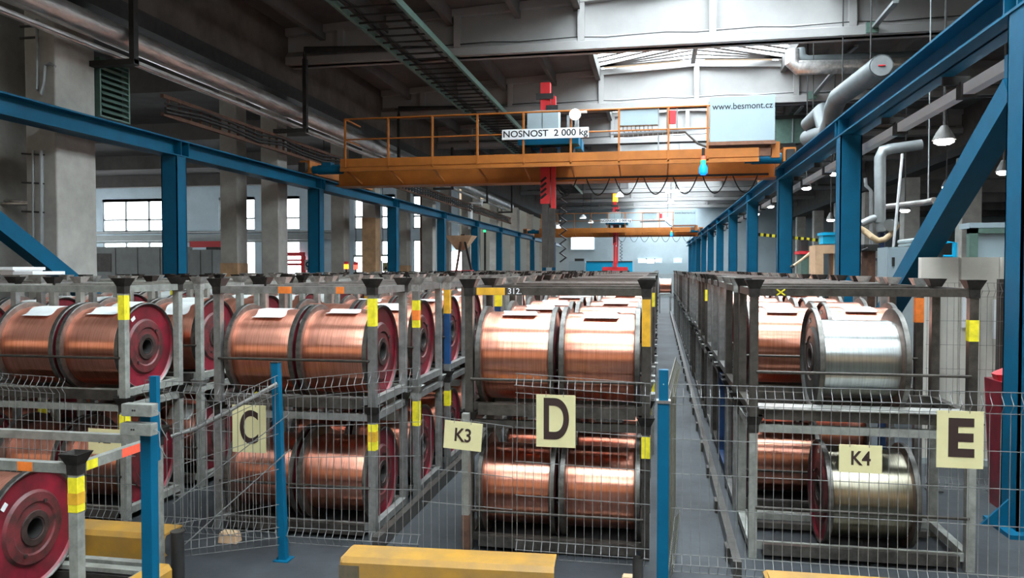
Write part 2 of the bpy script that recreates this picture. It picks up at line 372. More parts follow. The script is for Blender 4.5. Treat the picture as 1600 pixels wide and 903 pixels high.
# ================================================================ RUNWAYS (blue steel)
def runway(X, side, nm, side2):
    s = 1 if side > 0 else -1
    ys = [6 + 5.33 * k for k in range(11)]
    o = thing('crane_runway_beam', 'long blue steel crane runway beam on the columns of the %s' % nm, 'crane beam', (0, 0, 0))
    zt, zb = 3.97, 3.70; xc = X + s * .14
    MB().box((xc - .15, 1.0, zt - .022), (xc + .15, 64, zt)).box((xc - .15, 1.0, zb), (xc + .15, 64, zb + .022)).box((xc - .012, 1.0, zb), (xc + .012, 64, zt)).build('girder', M['blue'], o)
    MB().box((xc - .025, 1.0, zt), (xc + .025, 64, zt + .03)).build('crane_rail', M['bare'], o)
    st = MB()
    for y in ys: st.box((xc - .14, y - .01, zb + .02), (xc + .14, y + .01, zt - .02)); st.box((xc - .14, y + .2, zb + .02), (xc + .14, y + .22, zt - .02))
    st.build('stiffeners', M['blue'], o)
    if s > 0:                   # conductor rail under the right beam
        c = thing('conductor_rail', 'cream conductor rail hung under the blue runway beam of the machine side', 'power rail')
        MB().box((X + .36, 1, 3.52), (X + .46, 62, 3.62)).build('casing', M['white'], c)
        h = MB().box((X + .2, -.02, 3.62), (X + .44, .02, 3.70)).mesh('hanger', M['dark']); k = MB().box((X + .34, -.06, 3.49), (X + .48, .06, 3.64)).mesh('clamp', M['dark'])
        for y in range(2, 60, 2):
            for nm_, me in (('hanger', h), ('clamp', k)): q = bpy.data.objects.new(nm_, me); COL.objects.link(q); q.parent = c; q.location.y = y
    for i, y in enumerate(ys):
        c = thing('runway_column', 'blue steel H column of the %s, %s from the camera' % (nm, ordw[i]), 'column', (xc, y, 0), group='blue columns of the %s' % nm)
        MB().box((-.14, -.13, .03), (.14, -.115, 3.70)).box((-.14, .115, .03), (.14, .13, 3.70)).box((-.008, -.115, .03), (.008, .115, 3.70)).box((-.14, -.13, .03), (-.125, .13, 3.7)).box((.125, -.13, .03), (.14, .13, 3.7)).build('shaft', M['blue'], c)
        MB().box((-.22, -.22, 0), (.22, .22, .03)).add([(-.32, -.01, .03), (-.14, -.01, .03), (-.14, -.01, .22), (-.32, .01, .03), (-.14, .01, .03), (-.14, .01, .22)], [(0, 1, 2), (3, 5, 4), (0, 3, 4, 1), (1, 4, 5, 2), (2, 5, 3, 0)]).build('foot_plate', M['blue'], c)
    b = thing('diagonal_brace', 'blue diagonal brace falling from the first column of the %s' % nm, 'brace')
    MB().bar((xc, ys[0] + .26, 3.42 if s < 0 else 3.2), (xc, ys[1] - .35, .50), .19, .2).build('strut', M['blue'], b)
    MB().box((xc - .012, ys[0] + .135, 3.0), (xc + .012, ys[0] + .5, 3.5)).build('gusset', M['blue'], b)
runway(2.5, 1, 'machine side', 'right')
runway(-7.6, -1, 'window side', 'left')

# ================================================================ REELS
def flange_mesh(side, outer, n=44):         # side=-1 left flange, outer face towards side
    mb = MB(); s = side
    prof = [(0, .062), (0, .335), (s * .004, .341), (s * .034, .341), (s * .038, .333), (s * .030, .322), (s * .016, .312), (s * .014, .215), (s * .030, .20), (s * .034, .15), (s * .026, .14), (s * .030, .062)]
    mats = [1, 0, 0, 0, 0, 2, 2, 4, 4, 4, 4, 3]
    mb.lathex(prof, mats, n)
    return mb.mesh('flange', [M['rim'], M['inner'], M[outer], M['black'], M['worn'] if outer == 'red' else M['hub' if outer == 'hub' else 'greyfl']])
def make_reel(name, label, wire='copper', outer='red', paper=True, r=.302, detail=True, W=.52):
    o = thing(name, label, 'wire reel')
    h = W / 2 - .034
    for s in (-1, 1):
        f = bpy.data.objects.new('flange', flange_mesh(s, outer)); COL.objects.link(f); f.parent = o; f.location = (s * h, 0, 0)
        hb = MB(); hb.lathex([(s * .030, .064), (s * .036, .066), (s * .036, .098), (s * .030, .100)], [0] * 4, 30)
        for a in (.6, 3.7):
            c_, s_ = math.cos(a), math.sin(a); hb.tube([(s * .03, .155 * c_, .155 * s_), (s * .042, .155 * c_, .155 * s_)], .012, 8)
        h2 = hb.build('hub_ring', M['hub'], f)
        tb = MB(); a = 1.9 if s > 0 else 1.2
        tb.add([(s * .0165, .25 * math.cos(a + da) + dr * math.cos(a), .25 * math.sin(a + da) + dr * math.sin(a)) for da, dr in ((-.09, .0), (.09, .0), (.09, .028), (-.09, .028))] +
               [(s * .019, .25 * math.cos(a + da) + dr * math.cos(a), .25 * math.sin(a + da) + dr * math.sin(a)) for da, dr in ((-.09, .0), (.09, .0), (.09, .028), (-.09, .028))],
               [(0, 1, 2, 3), (4, 7, 6, 5), (0, 4, 5, 1), (1, 5, 6, 2), (2, 6, 7, 3), (3, 7, 4, 0)])
        tb.build('type_plate', M['paper'], f)
    wd = MB(); wd.lathex([(-h, r - .006), (-h + .02, r), (-h * .4, r + .001), (h * .3, r - .001), (h - .02, r), (h, r - .006), (h, .07), (-h, .07)], [0] * 8, 56)
    wd.build('wire_winding', M[wire], o)
    MB().lathex([(-h - .03, .055), (h + .03, .055), (h + .03, .0615), (-h - .03, .0615)], [0] * 4, 24).build('core_tube', M['dark'], o)
    if paper:
        p = MB(); x0, x1 = (-.12, .11); k = 8; a0, a1 = (1.18, 1.95); pts = []
        for i in range(k + 1):
            a = a0 + (a1 - a0) * i / k; rr = r + .004 + (.012 if i in (0,) else 0)
            for rad in (rr, rr + .0015):
                for x in (x0, x1): pts.append((x + .012 * math.sin(i), -math.cos(a) * rad * -1 if False else math.cos(a) * rad * -1, math.sin(a) * rad))
        fs = []
        for i in range(k):
            b = i * 4; c = b + 4
            fs += [(b, b + 1, c + 1, c), (b + 2, c + 2, c + 3, b + 3), (b, c, c + 2, b + 2), (b + 1, b + 3, c + 3, c + 1)]
        fs += [(0, 2, 3, 1), (k * 4, k * 4 + 1, k * 4 + 3, k * 4 + 2)]
        p.add(pts, fs, 0, True); p.build('paper_label', M['paper'], o)
    reg(o); return o
# one-mesh reel for the far rows
def far_reel_mesh():
    mb = MB(); h = .226
    for s in (-1, 1):
        q = [(0, .3), (0, .338), (s * .034, .338), (s * .03, .32), (s * .016, .312), (s * .016, .06)]
        o = len(mb.v)
        mb.lathex([(s * h + x, r) for x, r in q], [1, 1, 1, 2, 2, 3], 24)
    mb.lathex([(-h, .30), (h, .30), (h, .06), (-h, .06)], [0] * 4, 28)
    mb.add([(-.11, -.13, .285), (.11, -.13, .285), (.11, .03, .306), (-.11, .03, .306), (-.11, -.13, .282), (.11, -.13, .282), (.11, .03, .303), (-.11, .03, .303)],
           [(0, 1, 2, 3), (4, 7, 6, 5), (0, 4, 5, 1), (1, 5, 6, 2), (2, 6, 7, 3), (3, 7, 4, 0)], 4)
    return mb.mesh('wire_reel', [M['copper'], M['rim'], M['red'], M['black'], M['paper']])
far_mesh = far_reel_mesh()
proto = {
    'copper': make_reel('wire_reel', 'x'), 'copper_bare': make_reel('wire_reel', 'x', paper=False), 'copper_low': make_reel('wire_reel', 'x', paper=False, r=.272), 'copper_lowp': make_reel('wire_reel', 'x', r=.272),
    'dark': make_reel('wire_reel', 'x', outer='hub', paper=True),
    'zinc': make_reel('wire_reel', 'x', 'zinc', 'greyfl', False, .262, W=.54), 'brass': make_reel('wire_reel', 'x', 'brass', 'red', False, .292, W=.55),
}
used = set()
def put_reel(kind, loc, label, group, rx=0, rz=0, sc=1):
    p = proto[kind]
    o = p if kind not in used else copy_tree(p)
    used.add(kind)
    o.location = loc; o.rotation_euler = (rx, 0, rz); o.scale = (sc,) * 3; o['label'] = label; o['group'] = group
    return o
# ================================================================ RACKS (stillages)
RD, RH = .70, .934
def rack_parts(W, post, tray='steelb', cupm='cup'):
    """meshes of one stillage standing with its front left foot corner at the origin"""
    t = .052; R = {}
    R['post'] = []
    for x in (t / 2, W - t / 2):
        for y in (t / 2, RD - t / 2):
            mb = MB(); a = t / 2
            sx = 1 if x < W / 2 else -1; sy = 1 if y < RD / 2 else -1
            # angle-iron post with a lighter edge: two legs
            mb.box((x - a, y - a, 0), (x + a, y + a, RH - .07))
            R['post'].append(mb.mesh('post', M[post]))
    mb = MB(); z0, z1 = RH - .113, RH - .063
    mb.box((t, 0, z0), (W - t, .045, z1)); mb.box((t, RD - .045, z0), (W - t, RD, z1)); mb.box((0, t, z0), (.045, RD - t, z1)); mb.box((W - .045, t, z0), (W, RD - t, z1))
    R['top_frame'] = mb.mesh('top_frame', M[post])
    R['cups'] = []
    for x in (t / 2, W - t / 2):
        for y in (t / 2, RD - t / 2):
            mb = MB(); vs = []
            for z, d in ((RH - .12, t / 2 + .004), (RH - .068, t / 2 + .006), (RH - .008, t / 2 + .032), (RH - .008, t / 2 + .027), (RH - .064, t / 2 + .002), (RH - .12, t / 2 + .0005)):
                for sx, sy in ((-1, -1), (1, -1), (1, 1), (-1, 1)): vs.append((x + sx * d, y + sy * d, z))
            fs = [(r * 4 + i, r * 4 + (i + 1) % 4, ((r + 1) % 6) * 4 + (i + 1) % 4, ((r + 1) % 6) * 4 + i) for r in range(6) for i in range(4)]
            mb.add(vs, fs); R['cups'].append(mb.mesh('stacking_cup', M[cupm]))
    mb = MB()
    mb.box((t, .031, .053), (W - t, .05, .105)); mb.box((t, RD - .05, .053), (W - t, RD, .105)); mb.box((0, t, .053), (.05, RD - t, .105)); mb.box((W - .05, t, .053), (W, RD - t, .105))
    R['base_frame'] = mb.mesh('base_frame', M[post])
    mb = MB(); mb.box((.09, .05, .040), (W - .09, .15, .046)); mb.box((.09, RD - .15, .040), (W - .09, RD - .05, .046))
    for y in (.115, RD - .165): mb.box((.09, y, .026), (W - .09, y + .05, .066))
    mb.add([(.09, -.012, .100), (W - .09, -.012, .100), (W - .09, .03, .100), (.09, .03, .100), (.09, -.012, .030), (W - .09, -.012, .030), (W - .09, .03, .030), (.09, .03, .030)],
           [(0, 1, 2, 3), (4, 7, 6, 5), (0, 4, 5, 1), (1, 5, 6, 2), (2, 6, 7, 3), (3, 7, 4, 0)])
    R['cradle'] = mb.mesh('cradle', M[tray])
    return R
def bar_mesh(W, z): return MB().tube([(.04, -.008, z), (W - .04, -.008, z)], .0095, 8).mesh('retaining_bar', M['bar'])
def patch_mesh(W, post, c, z0, z1, corner=(1, 0)):
    t = .052; x = (W - t / 2) if corner[0] else t / 2; y = (RD - t / 2) if corner[1] else t / 2; a = t / 2 + .0015
    return MB().box((x - a, y - a, z0), (x + a, y + a, z1)).mesh('paint_mark', M[c])
def rack_far_mesh(R, bar):
    mb = MB(); mats = []
    for key in ('post', 'top_frame', 'cups', 'base_frame', 'cradle'):
        for me in (R[key] if isinstance(R[key], list) else [R[key]]):
            m = me.materials[0]
            if m not in mats: mats.append(m)
            mb.add([v.co for v in me.vertices], [tuple(p.vertices) for p in me.polygons], mats.index(m))
    return mb.mesh('reel_rack', mats)
ROWS = {   # name: front-left x, front y, width, what the row is called, retaining bar height, post colours by weight
    'A': (-6.62, 5.05, 1.20, 'in the outermost window-side row', .37, ['steelg', 'steel']),
    'B': (-5.02, 4.97, 1.21, 'in row behind sign K2', .34, ['steelg', 'steel', 'steelg']),
    'C': (-3.09, 4.96, 1.21, 'in row behind sign C', .36, ['steel', 'steel', 'steelg']),
    'D': (-1.235, 4.92, 1.21, 'in row behind sign D', .265, ['steel', 'steel', 'steelb']),
    'E': (.605, 5.10, 1.34, 'in row behind sign E', .335, ['steel', 'steel', 'steelb']),
}
NTH = ['front', 'second', 'third', 'fourth', 'fifth', 'sixth', 'seventh', 'eighth', 'ninth', 'tenth', '11th', '12th', '13th', '14th', '15th', '16th', '17th', '18th', '19th', '20th', '21st', '22nd', '23rd', '24th', '25th', '26th', '27th', '28th']
PITCH, DRIFT, NS = .95, .0058, 28
cache = {}
rnd = random.Random(11)
FAR = 9
for rn, (x0, yf, W, where, bz, cols) in ROWS.items():
    for k in range(NS):
        jx, jy = rnd.uniform(-.012, .012), rnd.uniform(-.02, .02)
        for lv in (0, 1):
            col = cols[rnd.randrange(len(cols))]
            if rn == 'E' and k == 2 and lv == 0: col = 'blued'
            if k == 0: col = {'A': 'steel', 'B': 'steelg', 'C': 'steel', 'D': 'steelb', 'E': 'steelb'}[rn]
            if k == 0 and lv == 0 and rn == 'E': col = 'steelg'
            cupm = 'cup' if rnd.random() < .45 or k == 0 else 'cupl'
            key = (W, col, cupm)
            if key not in cache:
                R = rack_parts(W, col, 'steelb', cupm); R['bar'] = bar_mesh(W, bz); R['far'] = rack_far_mesh(R, None); cache[key] = R
            R = cache[key]
            bk = (W, bz)
            if bk not in cache: cache[bk] = bar_mesh(W, bz)
            X = x0 + DRIFT * k * PITCH + (jx if k else 0); Y = yf + k * PITCH + (jy if k else 0); Z = lv * (RH - .052)
            Z = lv * (RH - .058)
            lab = '%s rack of %s stack %s' % ('upper' if lv else 'lower', NTH[k], where)
            colname = {'steel': 'grey steel', 'steelg': 'pale grey', 'steelb': 'brown-grey steel', 'rackblue': 'blue', 'blued': 'navy blue'}[col]
            if k < FAR:
                o = thing('reel_rack', colname + ' ' + lab, 'rack', (X, Y, Z), group='stacked reel racks ' + where)
                def part(nm, me):
                    p = bpy.data.objects.new(nm, me); COL.objects.link(p); p.parent = o; return p
                for me in R['post']: part('post', me)
                part('top_frame', R['top_frame']); [part('stacking_cup', q) for q in R['cups']]; part('base_frame', R['base_frame']); part('cradle', R['cradle'])
                if k < 5: part('retaining_bar', cache[bk])
                marks = {('B', 0, 1): [('yel', .62, .80, (1, 0))], ('C', 0, 1): [('yel', .60, .79, (1, 0))], ('D', 0, 1): [('ochs', .50, .80, (1, 0))], ('E', 0, 1): [('yel', .55, .68, (1, 0))],
                         ('C', 0, 0): [('yel', .62, .80, (1, 0)), ('ochs', .68, .75, (1, 0))], ('D', 0, 0): [('yel', .66, .80, (1, 0))], ('E', 0, 0): [('ochs', .68, .76, (1, 0))], ('C', 1, 1): [('yel', .52, .74, (1, 0)), ('ora', .58, .66, (1, 0))], ('C', 2, 1): [('rackblue', .11, .80, (1, 0)), ('ochs', .58, .80, (1, 0))], ('D', 1, 1): [('rackblue', .11, .80, (0, 0)), ('yel', .70, .80, (0, 0))],
                         ('E', 1, 1): [('ora', .60, .78, (1, 0))], ('C', 1, 0): [('yel', .60, .80, (1, 0))], ('B', 0, 0): [('yel', .60, .80, (1, 0))]}.get((rn, k, lv))
                if marks is None and rnd.random() < .5: a = rnd.uniform(.5, .65); marks = [(rnd.choice(['yel', 'yel', 'ochs', 'ora']), a, a + .14, (rnd.choice((1, 1, 0)), 0))]
                for j, (c, a, b, cr) in enumerate(marks or []):
                    kk = (W, c, round(a, 2), round(b, 2), cr, j)
                    if kk not in cache:
                        t = .052; xx = (W - t / 2) if cr[0] else t / 2; aa = t / 2 + .0015 + .001 * j
                        cache[kk] = MB().box((xx - aa, t / 2 - aa, a), (xx + aa, t / 2 + aa, b)).mesh('paint_mark', M[c])
                    part('paint_mark', cache[kk])
            else:
                o = bpy.data.objects.new('reel_rack', R['far']); COL.objects.link(o); o.location = (X, Y, Z); tag(o, colname + ' ' + lab, 'rack', 'stacked reel racks ' + where)
            # reels
            if lv == 0 and k >= 6: continue
            if lv == 1 and k >= 24: continue
            for j in (0, 1):
                if rn == 'E' and k == 0 and j == 0: continue
                if rn == 'E' and k in (1,) and lv == 0 and j == 1: continue
                gap = .035 if W < 1.3 else .06
                cx = X + W / 2 + (j - .5) * 2 * (.26 + gap / 2) + rnd.uniform(-.005, .005)
                cz = Z + (.3905 if lv else .368); cy = Y + RD / 2
                side = 'first' if j == 0 else 'second'
                sd = {'A': ('window-side', 'hall-side'), 'B': ('outer', 'inner'), 'C': ('outer', 'inner'), 'D': ('C-side', 'aisle-side'), 'E': ('aisle-side', 'machine-side')}[rn][j]
                kind = 'copper' if rnd.random() < .8 or k == 0 else 'copper_bare'
                desc = 'copper wire reel'
                if lv == 0: kind = 'copper_low' if k == 0 or rnd.random() < .4 else 'copper_lowp'
                if rn == 'E' and k == 0: kind = 'zinc' if lv else 'brass'; desc = 'silvery wire reel' if lv else 'pale tinned wire reel'; cx = X + (.70 if lv else .765)
                lab2 = '%s %s on %s rack of %s stack %s' % (sd, desc, 'upper' if lv else 'lower', NTH[k], where)
                grp = 'wire reels ' + where
                if k < FAR: put_reel(kind, (cx, cy, cz), lab2, grp, rx=(rnd.uniform(-.1, .25) + (.3 if rn in 'AB' else .05 if rn == 'C' else 0)) if kind != 'zinc' else 0)
                else:
                    o = bpy.data.objects.new('wire_reel', far_mesh); COL.objects.link(o); o.location = (cx, cy, cz); tag(o, lab2, 'wire reel', grp)
# chalked numbers on two top rails
for nm, txt, px, py, Y in (('D', '312.', 795, 450, 4.905),):
    pass
for o in list(bpy.data.objects):
    if o.get('label', '').startswith('brown-grey steel upper rack of front stack in row behind sign D'):
        lettering('312.', .055, M['white'], o, (.335, -.002, RH - .088), name='chalk_number')
        MB().box((.08, -.0015, RH - .112), (.27, .01, RH - .064)).build('paint_mark', M['ochs'], o)
    if o.get('label', '').startswith('grey steel upper rack of front stack in row behind sign C'):
        MB().box((.50, -.0015, RH - .112), (.60, .01, RH - .064)).build('paint_mark', M['ora'], o)
        MB().box((.93, -.0015, RH - .112), (.99, .01, RH - .064)).build('paint_mark', M['ora'], o)
    if o.get('label', '').startswith('brown-grey steel upper rack of front stack in row behind sign E'):
        q = MB(); q.bar((.16, -.003, RH - .108), (.21, -.003, RH - .07), .004, .008); q.bar((.21, -.003, RH - .108), (.16, -.003, RH - .07), .004, .008); q.build('chalk_cross', M['yel'], o)
        MB().add([(.056, -.04, .108), (1.284, -.04, .108), (1.284, .13, .112), (.056, .13, .112), (.056, -.04, .100), (1.284, -.04, .100), (1.284, .13, .106), (.056, .13, .106)], [(0, 1, 2, 3), (4, 7, 6, 5), (0, 4, 5, 1), (1, 5, 6, 2), (2, 6, 7, 3), (3, 7, 4, 0)]).build('tray_sheet', M['cupl'], o)
# guide rails on the floor beside the stacks
for nm, x in (('behind sign E', .50), ('behind sign C', -1.80)):
    o = thing('floor_guide_rail', 'grey steel guide rail on the floor along the row %s' % nm, 'floor rail')
    MB().bar((x, 4.75, .05), (x + .16, 33, .05), .05, .10).build('channel', M['steelb'], o)
    b = MB()
    for k in range(26): b.box((x + DRIFT * k - .045, 5 + k, .0), (x + DRIFT * k - .02, 5.12 + k, .09))
    b.build('cleats', M['steelb'], o)
# big reel at the end of the bare aisle
o = put_reel('dark', Vector((.44, 33.2, 1.16)), 'lone copper wire reel lying across the far end of the bare aisle', 'none', sc=1.0)
del o['group']; o.location.z = 1.155
tb = thing('reel_stand', 'low steel stand under the lone reel at the far end of the aisle', 'stand', (o.location.x, 33.2, 0))
MB().box((-.27, -.3, .755), (.27, .3, .812)).build('top_plate', M['steel'], tb)
for sx in (-.23, .23):
    for sy in (-.25, .25): MB().box((sx - .03, sy - .03, 0), (sx + .03, sy + .03, .755)).build('leg', M['steel'], tb)
# single rack and its big reel at lower left, in front of the fence
R = rack_parts(1.21, 'steelg', 'steelb', 'cup')
o = thing('reel_rack', 'cream-grey single rack in front of the fence with yellow and orange paint on its post', 'rack', (-4.11, 3.41, 0.0))
for nm, me in [('post', q) for q in R['post']] + [('stacking_cup', q) for q in R['cups']] + [(q, R[q]) for q in ('top_frame', 'base_frame', 'cradle')]:
    p = bpy.data.objects.new(nm, me); COL.objects.link(p); p.parent = o
t = .052
MB().box((1.21 - t - .0015, -.0015, .62), (1.2115, t + .0015, .80)).build('paint_mark', M['yel'], o)
MB().box((1.21 - t - .0025, -.0025, .66), (1.2125, t + .0025, .72)).build('paint_mark', M['ochs'], o)
MB().box((1.205, .07, RH - .112), (1.2112, .15, RH - .064)).build('paint_mark', M['yel'], o)
MB().box((1.205, .34, RH - .112), (1.2112, .56, RH - .064)).build('paint_mark', M['redspray'], o)
MB().box((.86, -.0015, RH - .112), (.95, .01, RH - .064)).build('paint_mark', M['ora'], o)
q = MB()
for k in range(5): q.box((.06, .07 + .12 * k, .075), (1.15, .13 + .12 * k, .10)) if k in (0, 4) else None
q.build('base_slats', M['steelg'], o)
c = copy_tree(proto['copper_bare']); c.location = (-3.60, 3.70, .42 - .055 + .03); c['label'] = 'red-flanged reel standing in the single rack in front of the fence'; del_g = c.pop('group', None) if 'group' in c else None
c.rotation_euler = (.5, 0, .0); c.location = (-3.73, 3.76, .3905)
#PART3
# ================================================================ FENCE
def mesh_panel(name, label, P0, P1, zt, zb, fold=True, m='galv', cut=None, step=.05, group=None, sag=0, hz=None, wt=.002, toward=-1):
    """welded wire panel between two floor points; top fold leans towards the camera"""
    P0 = Vector((P0[0], P0[1], 0)); P1 = Vector((P1[0], P1[1], 0)); d = P1 - P0; Lg = d.length; u = d / Lg; nn = Vector((u.y, -u.x, 0)) * (1 if toward < 0 else -1)
    o = thing(name, label, 'wire fence', tuple(P0), 0, group)
    def pt(s_, z): f = 0
    H = lambda s_: zt[0] + (zt[1] - zt[0]) * s_ / Lg
    prof = [(0, 0), (.02, 0), (.065, .035), (.11, 0)] if fold else [(0, 0)]
    low = [(.10, 0), (.055, .035), (.0, 0)] if fold else [(0, 0)]
    v = MB(); k = int(Lg / step)
    rr = random.Random(len(label))
    for i in range(k + 1):
        s_ = min(Lg, i * step + .01); z1 = H(s_); wob = rr.uniform(-.004, .004)
        if cut and cut[0] < s_ < cut[1]: z1 = cut[2]; pr_ = [(0, 0)]
        else: pr_ = prof
        ds = sag * math.sin(math.pi * s_ / Lg)
        pts = [u * (s_ + wob) + nn * f + Vector((0, 0, z1 - dz - ds)) for dz, f in pr_] + [u * s_ + nn * f + Vector((0, 0, zb + dz)) for dz, f in low]
        v.tube(pts, wt, 4, cap=False)
    v.build('vertical_wires', M[m], o)
    h = MB(); zs = []
    top = H(0)
    hs = [(0.0, 'a'), (.065, 'f'), (.13, 'p')]
    z = .13
    rows = [('t', .0, 0), ('t', .065, .035), ('t', .115, 0)] if fold else [('t', .0, 0)]
    zz = (zt[0] + zt[1]) / 2 - .115 - .20
    while zz > zb + .18: rows.append(('a', zz, 0)); zz -= .20
    rows += [('a', zb + .10, 0), ('a', zb + .055, .035), ('a', zb + .0, 0)] if fold else [('a', zb, 0)]
    for kind, q, f in rows:
        seg = []; n_ = 14
        for i in range(n_ + 1):
            s_ = Lg * i / n_; z = (H(s_) - q) if kind == 't' else q
            if kind == 'a': z += (H(s_) - (zt[0] + zt[1]) / 2) * (q - zb) / (max(zt) - zb)
            z -= sag * math.sin(math.pi * s_ / Lg)
            if cut and cut[0] < s_ < cut[1] and z > cut[2] + .01:
                if len(seg) > 1: h.tube(seg, wt * 1.25, 4, cap=False)
                seg = []; continue
            seg.append(u * s_ + nn * (f - .004) + Vector((0, 0, z)))
        if len(seg) > 1: h.tube(seg, wt * 1.25, 4, cap=False)
    h.build('horizontal_wires', M[m], o)
    return o
FY = 4.45
FG = 'wire mesh fence panels in front of the racks'
mesh_panel('mesh_fence_panel', 'galvanised wire fence panel in front of the rack row behind sign K2', (-4.9, 4.60), (-3.46, 4.60), (1.15, 1.10), .12, cut=(.92, 1.46, .93))
mesh_panel('mesh_fence_panel', 'galvanised wire fence panel between the light curtain post and the gate, holding sign C', (-3.38, 4.60), (-2.40, 4.60), (1.12, 1.10), .10)
mesh_panel('mesh_fence_panel', 'galvanised wire fence panel in front of the rack row behind sign C', (-2.27, FY), (-1.40, FY), (1.17, 1.27), .14)
mesh_panel('mesh_fence_panel', 'low galvanised wire fence panel holding sign K3', (-1.39, FY), (-.83, FY), (.985, .93), .14, fold=False)
mesh_panel('mesh_fence_panel', 'galvanised wire fence panel holding sign D', (-.81, FY), (-.02, FY), (1.25, 1.21), .15)
mesh_panel('mesh_fence_panel', 'long galvanised wire fence panel holding signs K4 and E', (.10, FY), (2.32, FY), (1.21, 1.215), .13)
mesh_panel('mesh_fence_panel', 'olive wire mesh gate swung open along the bare aisle', (.085, 4.56), (.16, 5.75), (1.19, 1.22), .03, m='olive', step=.04)
# the gate by sign C, its top pipe sagging
g = mesh_panel('mesh_gate', 'wire mesh gate with a bent top pipe beside the light curtain post', (-2.86, 4.14), (-2.33, 4.45), (.93, 1.20), .12, step=.045, toward=-1)
g['category'] = 'gate'
MB().tube([(-.0, -.01, .86), (.12, .06, .90), (.27, .15, .985), (.41, .23, 1.075), (.53, .30, 1.15)], .012, 10).build('top_pipe', M['bare'], g)
MB().tube([(0, 0, .14), (.58, .37, .72)], .004, 6).tube([(0, 0, .45), (.58, .37, .95)], .003, 6).build('brace_wire', M['galv'], g)
# posts
def post(label, x, y, w_, d_, h, lean=0, cap=True, extra=None):
    o = thing('fence_post', label, 'post', (x, y, 0))
    MB().frus((0, 0), (w_, d_), (w_, d_), 0, h, 0, off=(lean, 0)).build('shaft', M['blue'], o, bevel=.003)
    MB().box((-w_, -d_, 0), (w_, d_, .008)).build('foot_plate', M['blue'], o)
    if cap: MB().box((lean - w_ / 2 - .002, -d_ / 2 - .002, h), (lean + w_ / 2 + .002, d_ / 2 + .002, h + .006)).build('cap', M['dark'], o)
    return o
a = at(233, 700, 3.5); b = at(230, 632, 3.5)
o = post('blue fence post carrying the two grey light curtain boxes', a.x, 3.5, .060, .06, b.z)
MB().box((-.02, .035, b.z - .3), (.02, .065, b.z + .14)).build('back_strip', M['blue'], o)
a = at(434, 700, 4.49)
post('slim leaning blue fence post beside sign C', a.x + .02, 4.52, .05, .05, 1.27, lean=-.045)
a = at(1036, 750, 4.40)
o = post('blue fence post at the bare aisle between signs D and K4', a.x, 4.40, .066, .06, 1.12)
MB().box((-.026, -.024, 1.127), (.026, .024, 1.30)).build('inner_tube', M['blue'], o)
MB().box((-.040, -.036, 1.112), (.040, .036, 1.128)).build('collar', M['bare'], o)
MB().tube([(0, -.027, 1.22), (0, -.025, 1.22)], .004, 8).build('rivet', M['bare'], o)
# steel pipe stub beside it and the rubber bollard at the left
a = at(1022, 880, 4.36); o = thing('pipe_stub', 'short open dark pipe standing at the foot of the blue aisle post', 'pipe', (-.085, 4.33, 0)); MB().tube([(0, 0, 0), (0, 0, .24)], .03, 14, cap=False).tube([(0, 0, .238), (0, 0, .243)], [.03, .03], 14, cap=False).build('tube', M['mgrey'], o)
MB().box((-.05, -.05, 0), (.05, .05, .006)).build('foot_plate', M['mgrey'], o)
a = at(284, 860, 4.1); o = thing('bollard', 'dark round bollard pipe on the floor beside the gate', 'bollard', (a.x, 4.06, 0)); MB().tube([(0, 0, 0), (0, 0, .31)], .038, 16).build('tube', M['dark'], o)
MB().tube([(0, 0, .31), (0, 0, .316)], .041, 16).build('lid', M['mgrey'], o)
# light curtain boxes
for nm, x0, x1, y0, y1 in (('upper', 189, 237, 631, 652), ('lower', 187, 236, 661, 682)):
    p0 = at(x0, y0, 3.40); p1 = at(x1, y1, 3.40)
    o = thing('light_curtain_box', '%s grey sensor box fixed to the blue light curtain post' % nm, 'sensor box', tuple(p0))
    wx = p1.x - p0.x; hz = p0.z - p1.z
    MB().box((0, 0, -hz), (wx, .055, 0)).build('housing', M['steelg'], o, bevel=.003)
    MB().tube([(wx * .38, -.002, -hz / 2), (wx * .38, .002, -hz / 2)], .005, 8).tube([(wx * .45, -.002, -hz / 2), (wx * .45, .002, -hz / 2)], .005, 8).build('sockets', M['dark'], o)
    MB().tube([(wx + .002, .02, -hz / 2), (wx + .03, .02, -hz / 2 - .01), (wx + .05, .0, -hz - .05), (wx + .06, .04, -hz - .12)], .0025, 6).build('cable', M['galv'], o)
# free pale post by sign K3
a = at(722, 760, 4.62); o = thing('sign_post', 'cream square post standing behind sign K3', 'post', (a.x, 4.72, 0)); MB().box((-.022, -.022, 0), (.022, .022, .95)).build('shaft', M['steelg'], o)
MB().box((-.023, -.023, .0), (.023, .023, .30)).build('rusty_foot', M['rust'], o)
# signs
def sign(txt, x0, y0, x1, y1, size, Y, label, bold=.006, sx=.8):
    p0 = at(x0, y0, Y); p1 = at(x1, y1, Y); c = (p0 + p1) / 2; wx = abs(p1.x - p0.x) / 2; hz = abs(p0.z - p1.z) / 2
    o = thing('letter_sign', label, 'sign', (c.x, Y, c.z))
    MB().box((-wx, -.002, -hz), (wx, .002, hz)).build('plate', M['sign'], o)
    lettering(txt, size, M['ink'], o, (0, -.0035, 0), bold=bold, sx=sx, depth=.001)
    if txt == 'K2': o.children[1].location.z = -.022
    MB().tube([(-wx * .5, -.004, hz - .012), (-wx * .5, .0, hz + .02)], .002, 5).tube([(wx * .4, -.004, hz - .012), (wx * .4, .0, hz + .02)], .002, 5).build('wire_ties', M['galv'], o)
    return o
sign('C', 363, 632, 416, 708, .30, 4.575, 'cream sign with large black letter C on the fence', .006, .66)
sign('D', 838, 616, 899, 700, .335, 4.435, 'cream sign with large black letter D on the fence', .008, .66)
sign('E', 1464, 641, 1536, 733, .275, 4.435, 'cream sign with large black letter E on the fence', .011, .98)
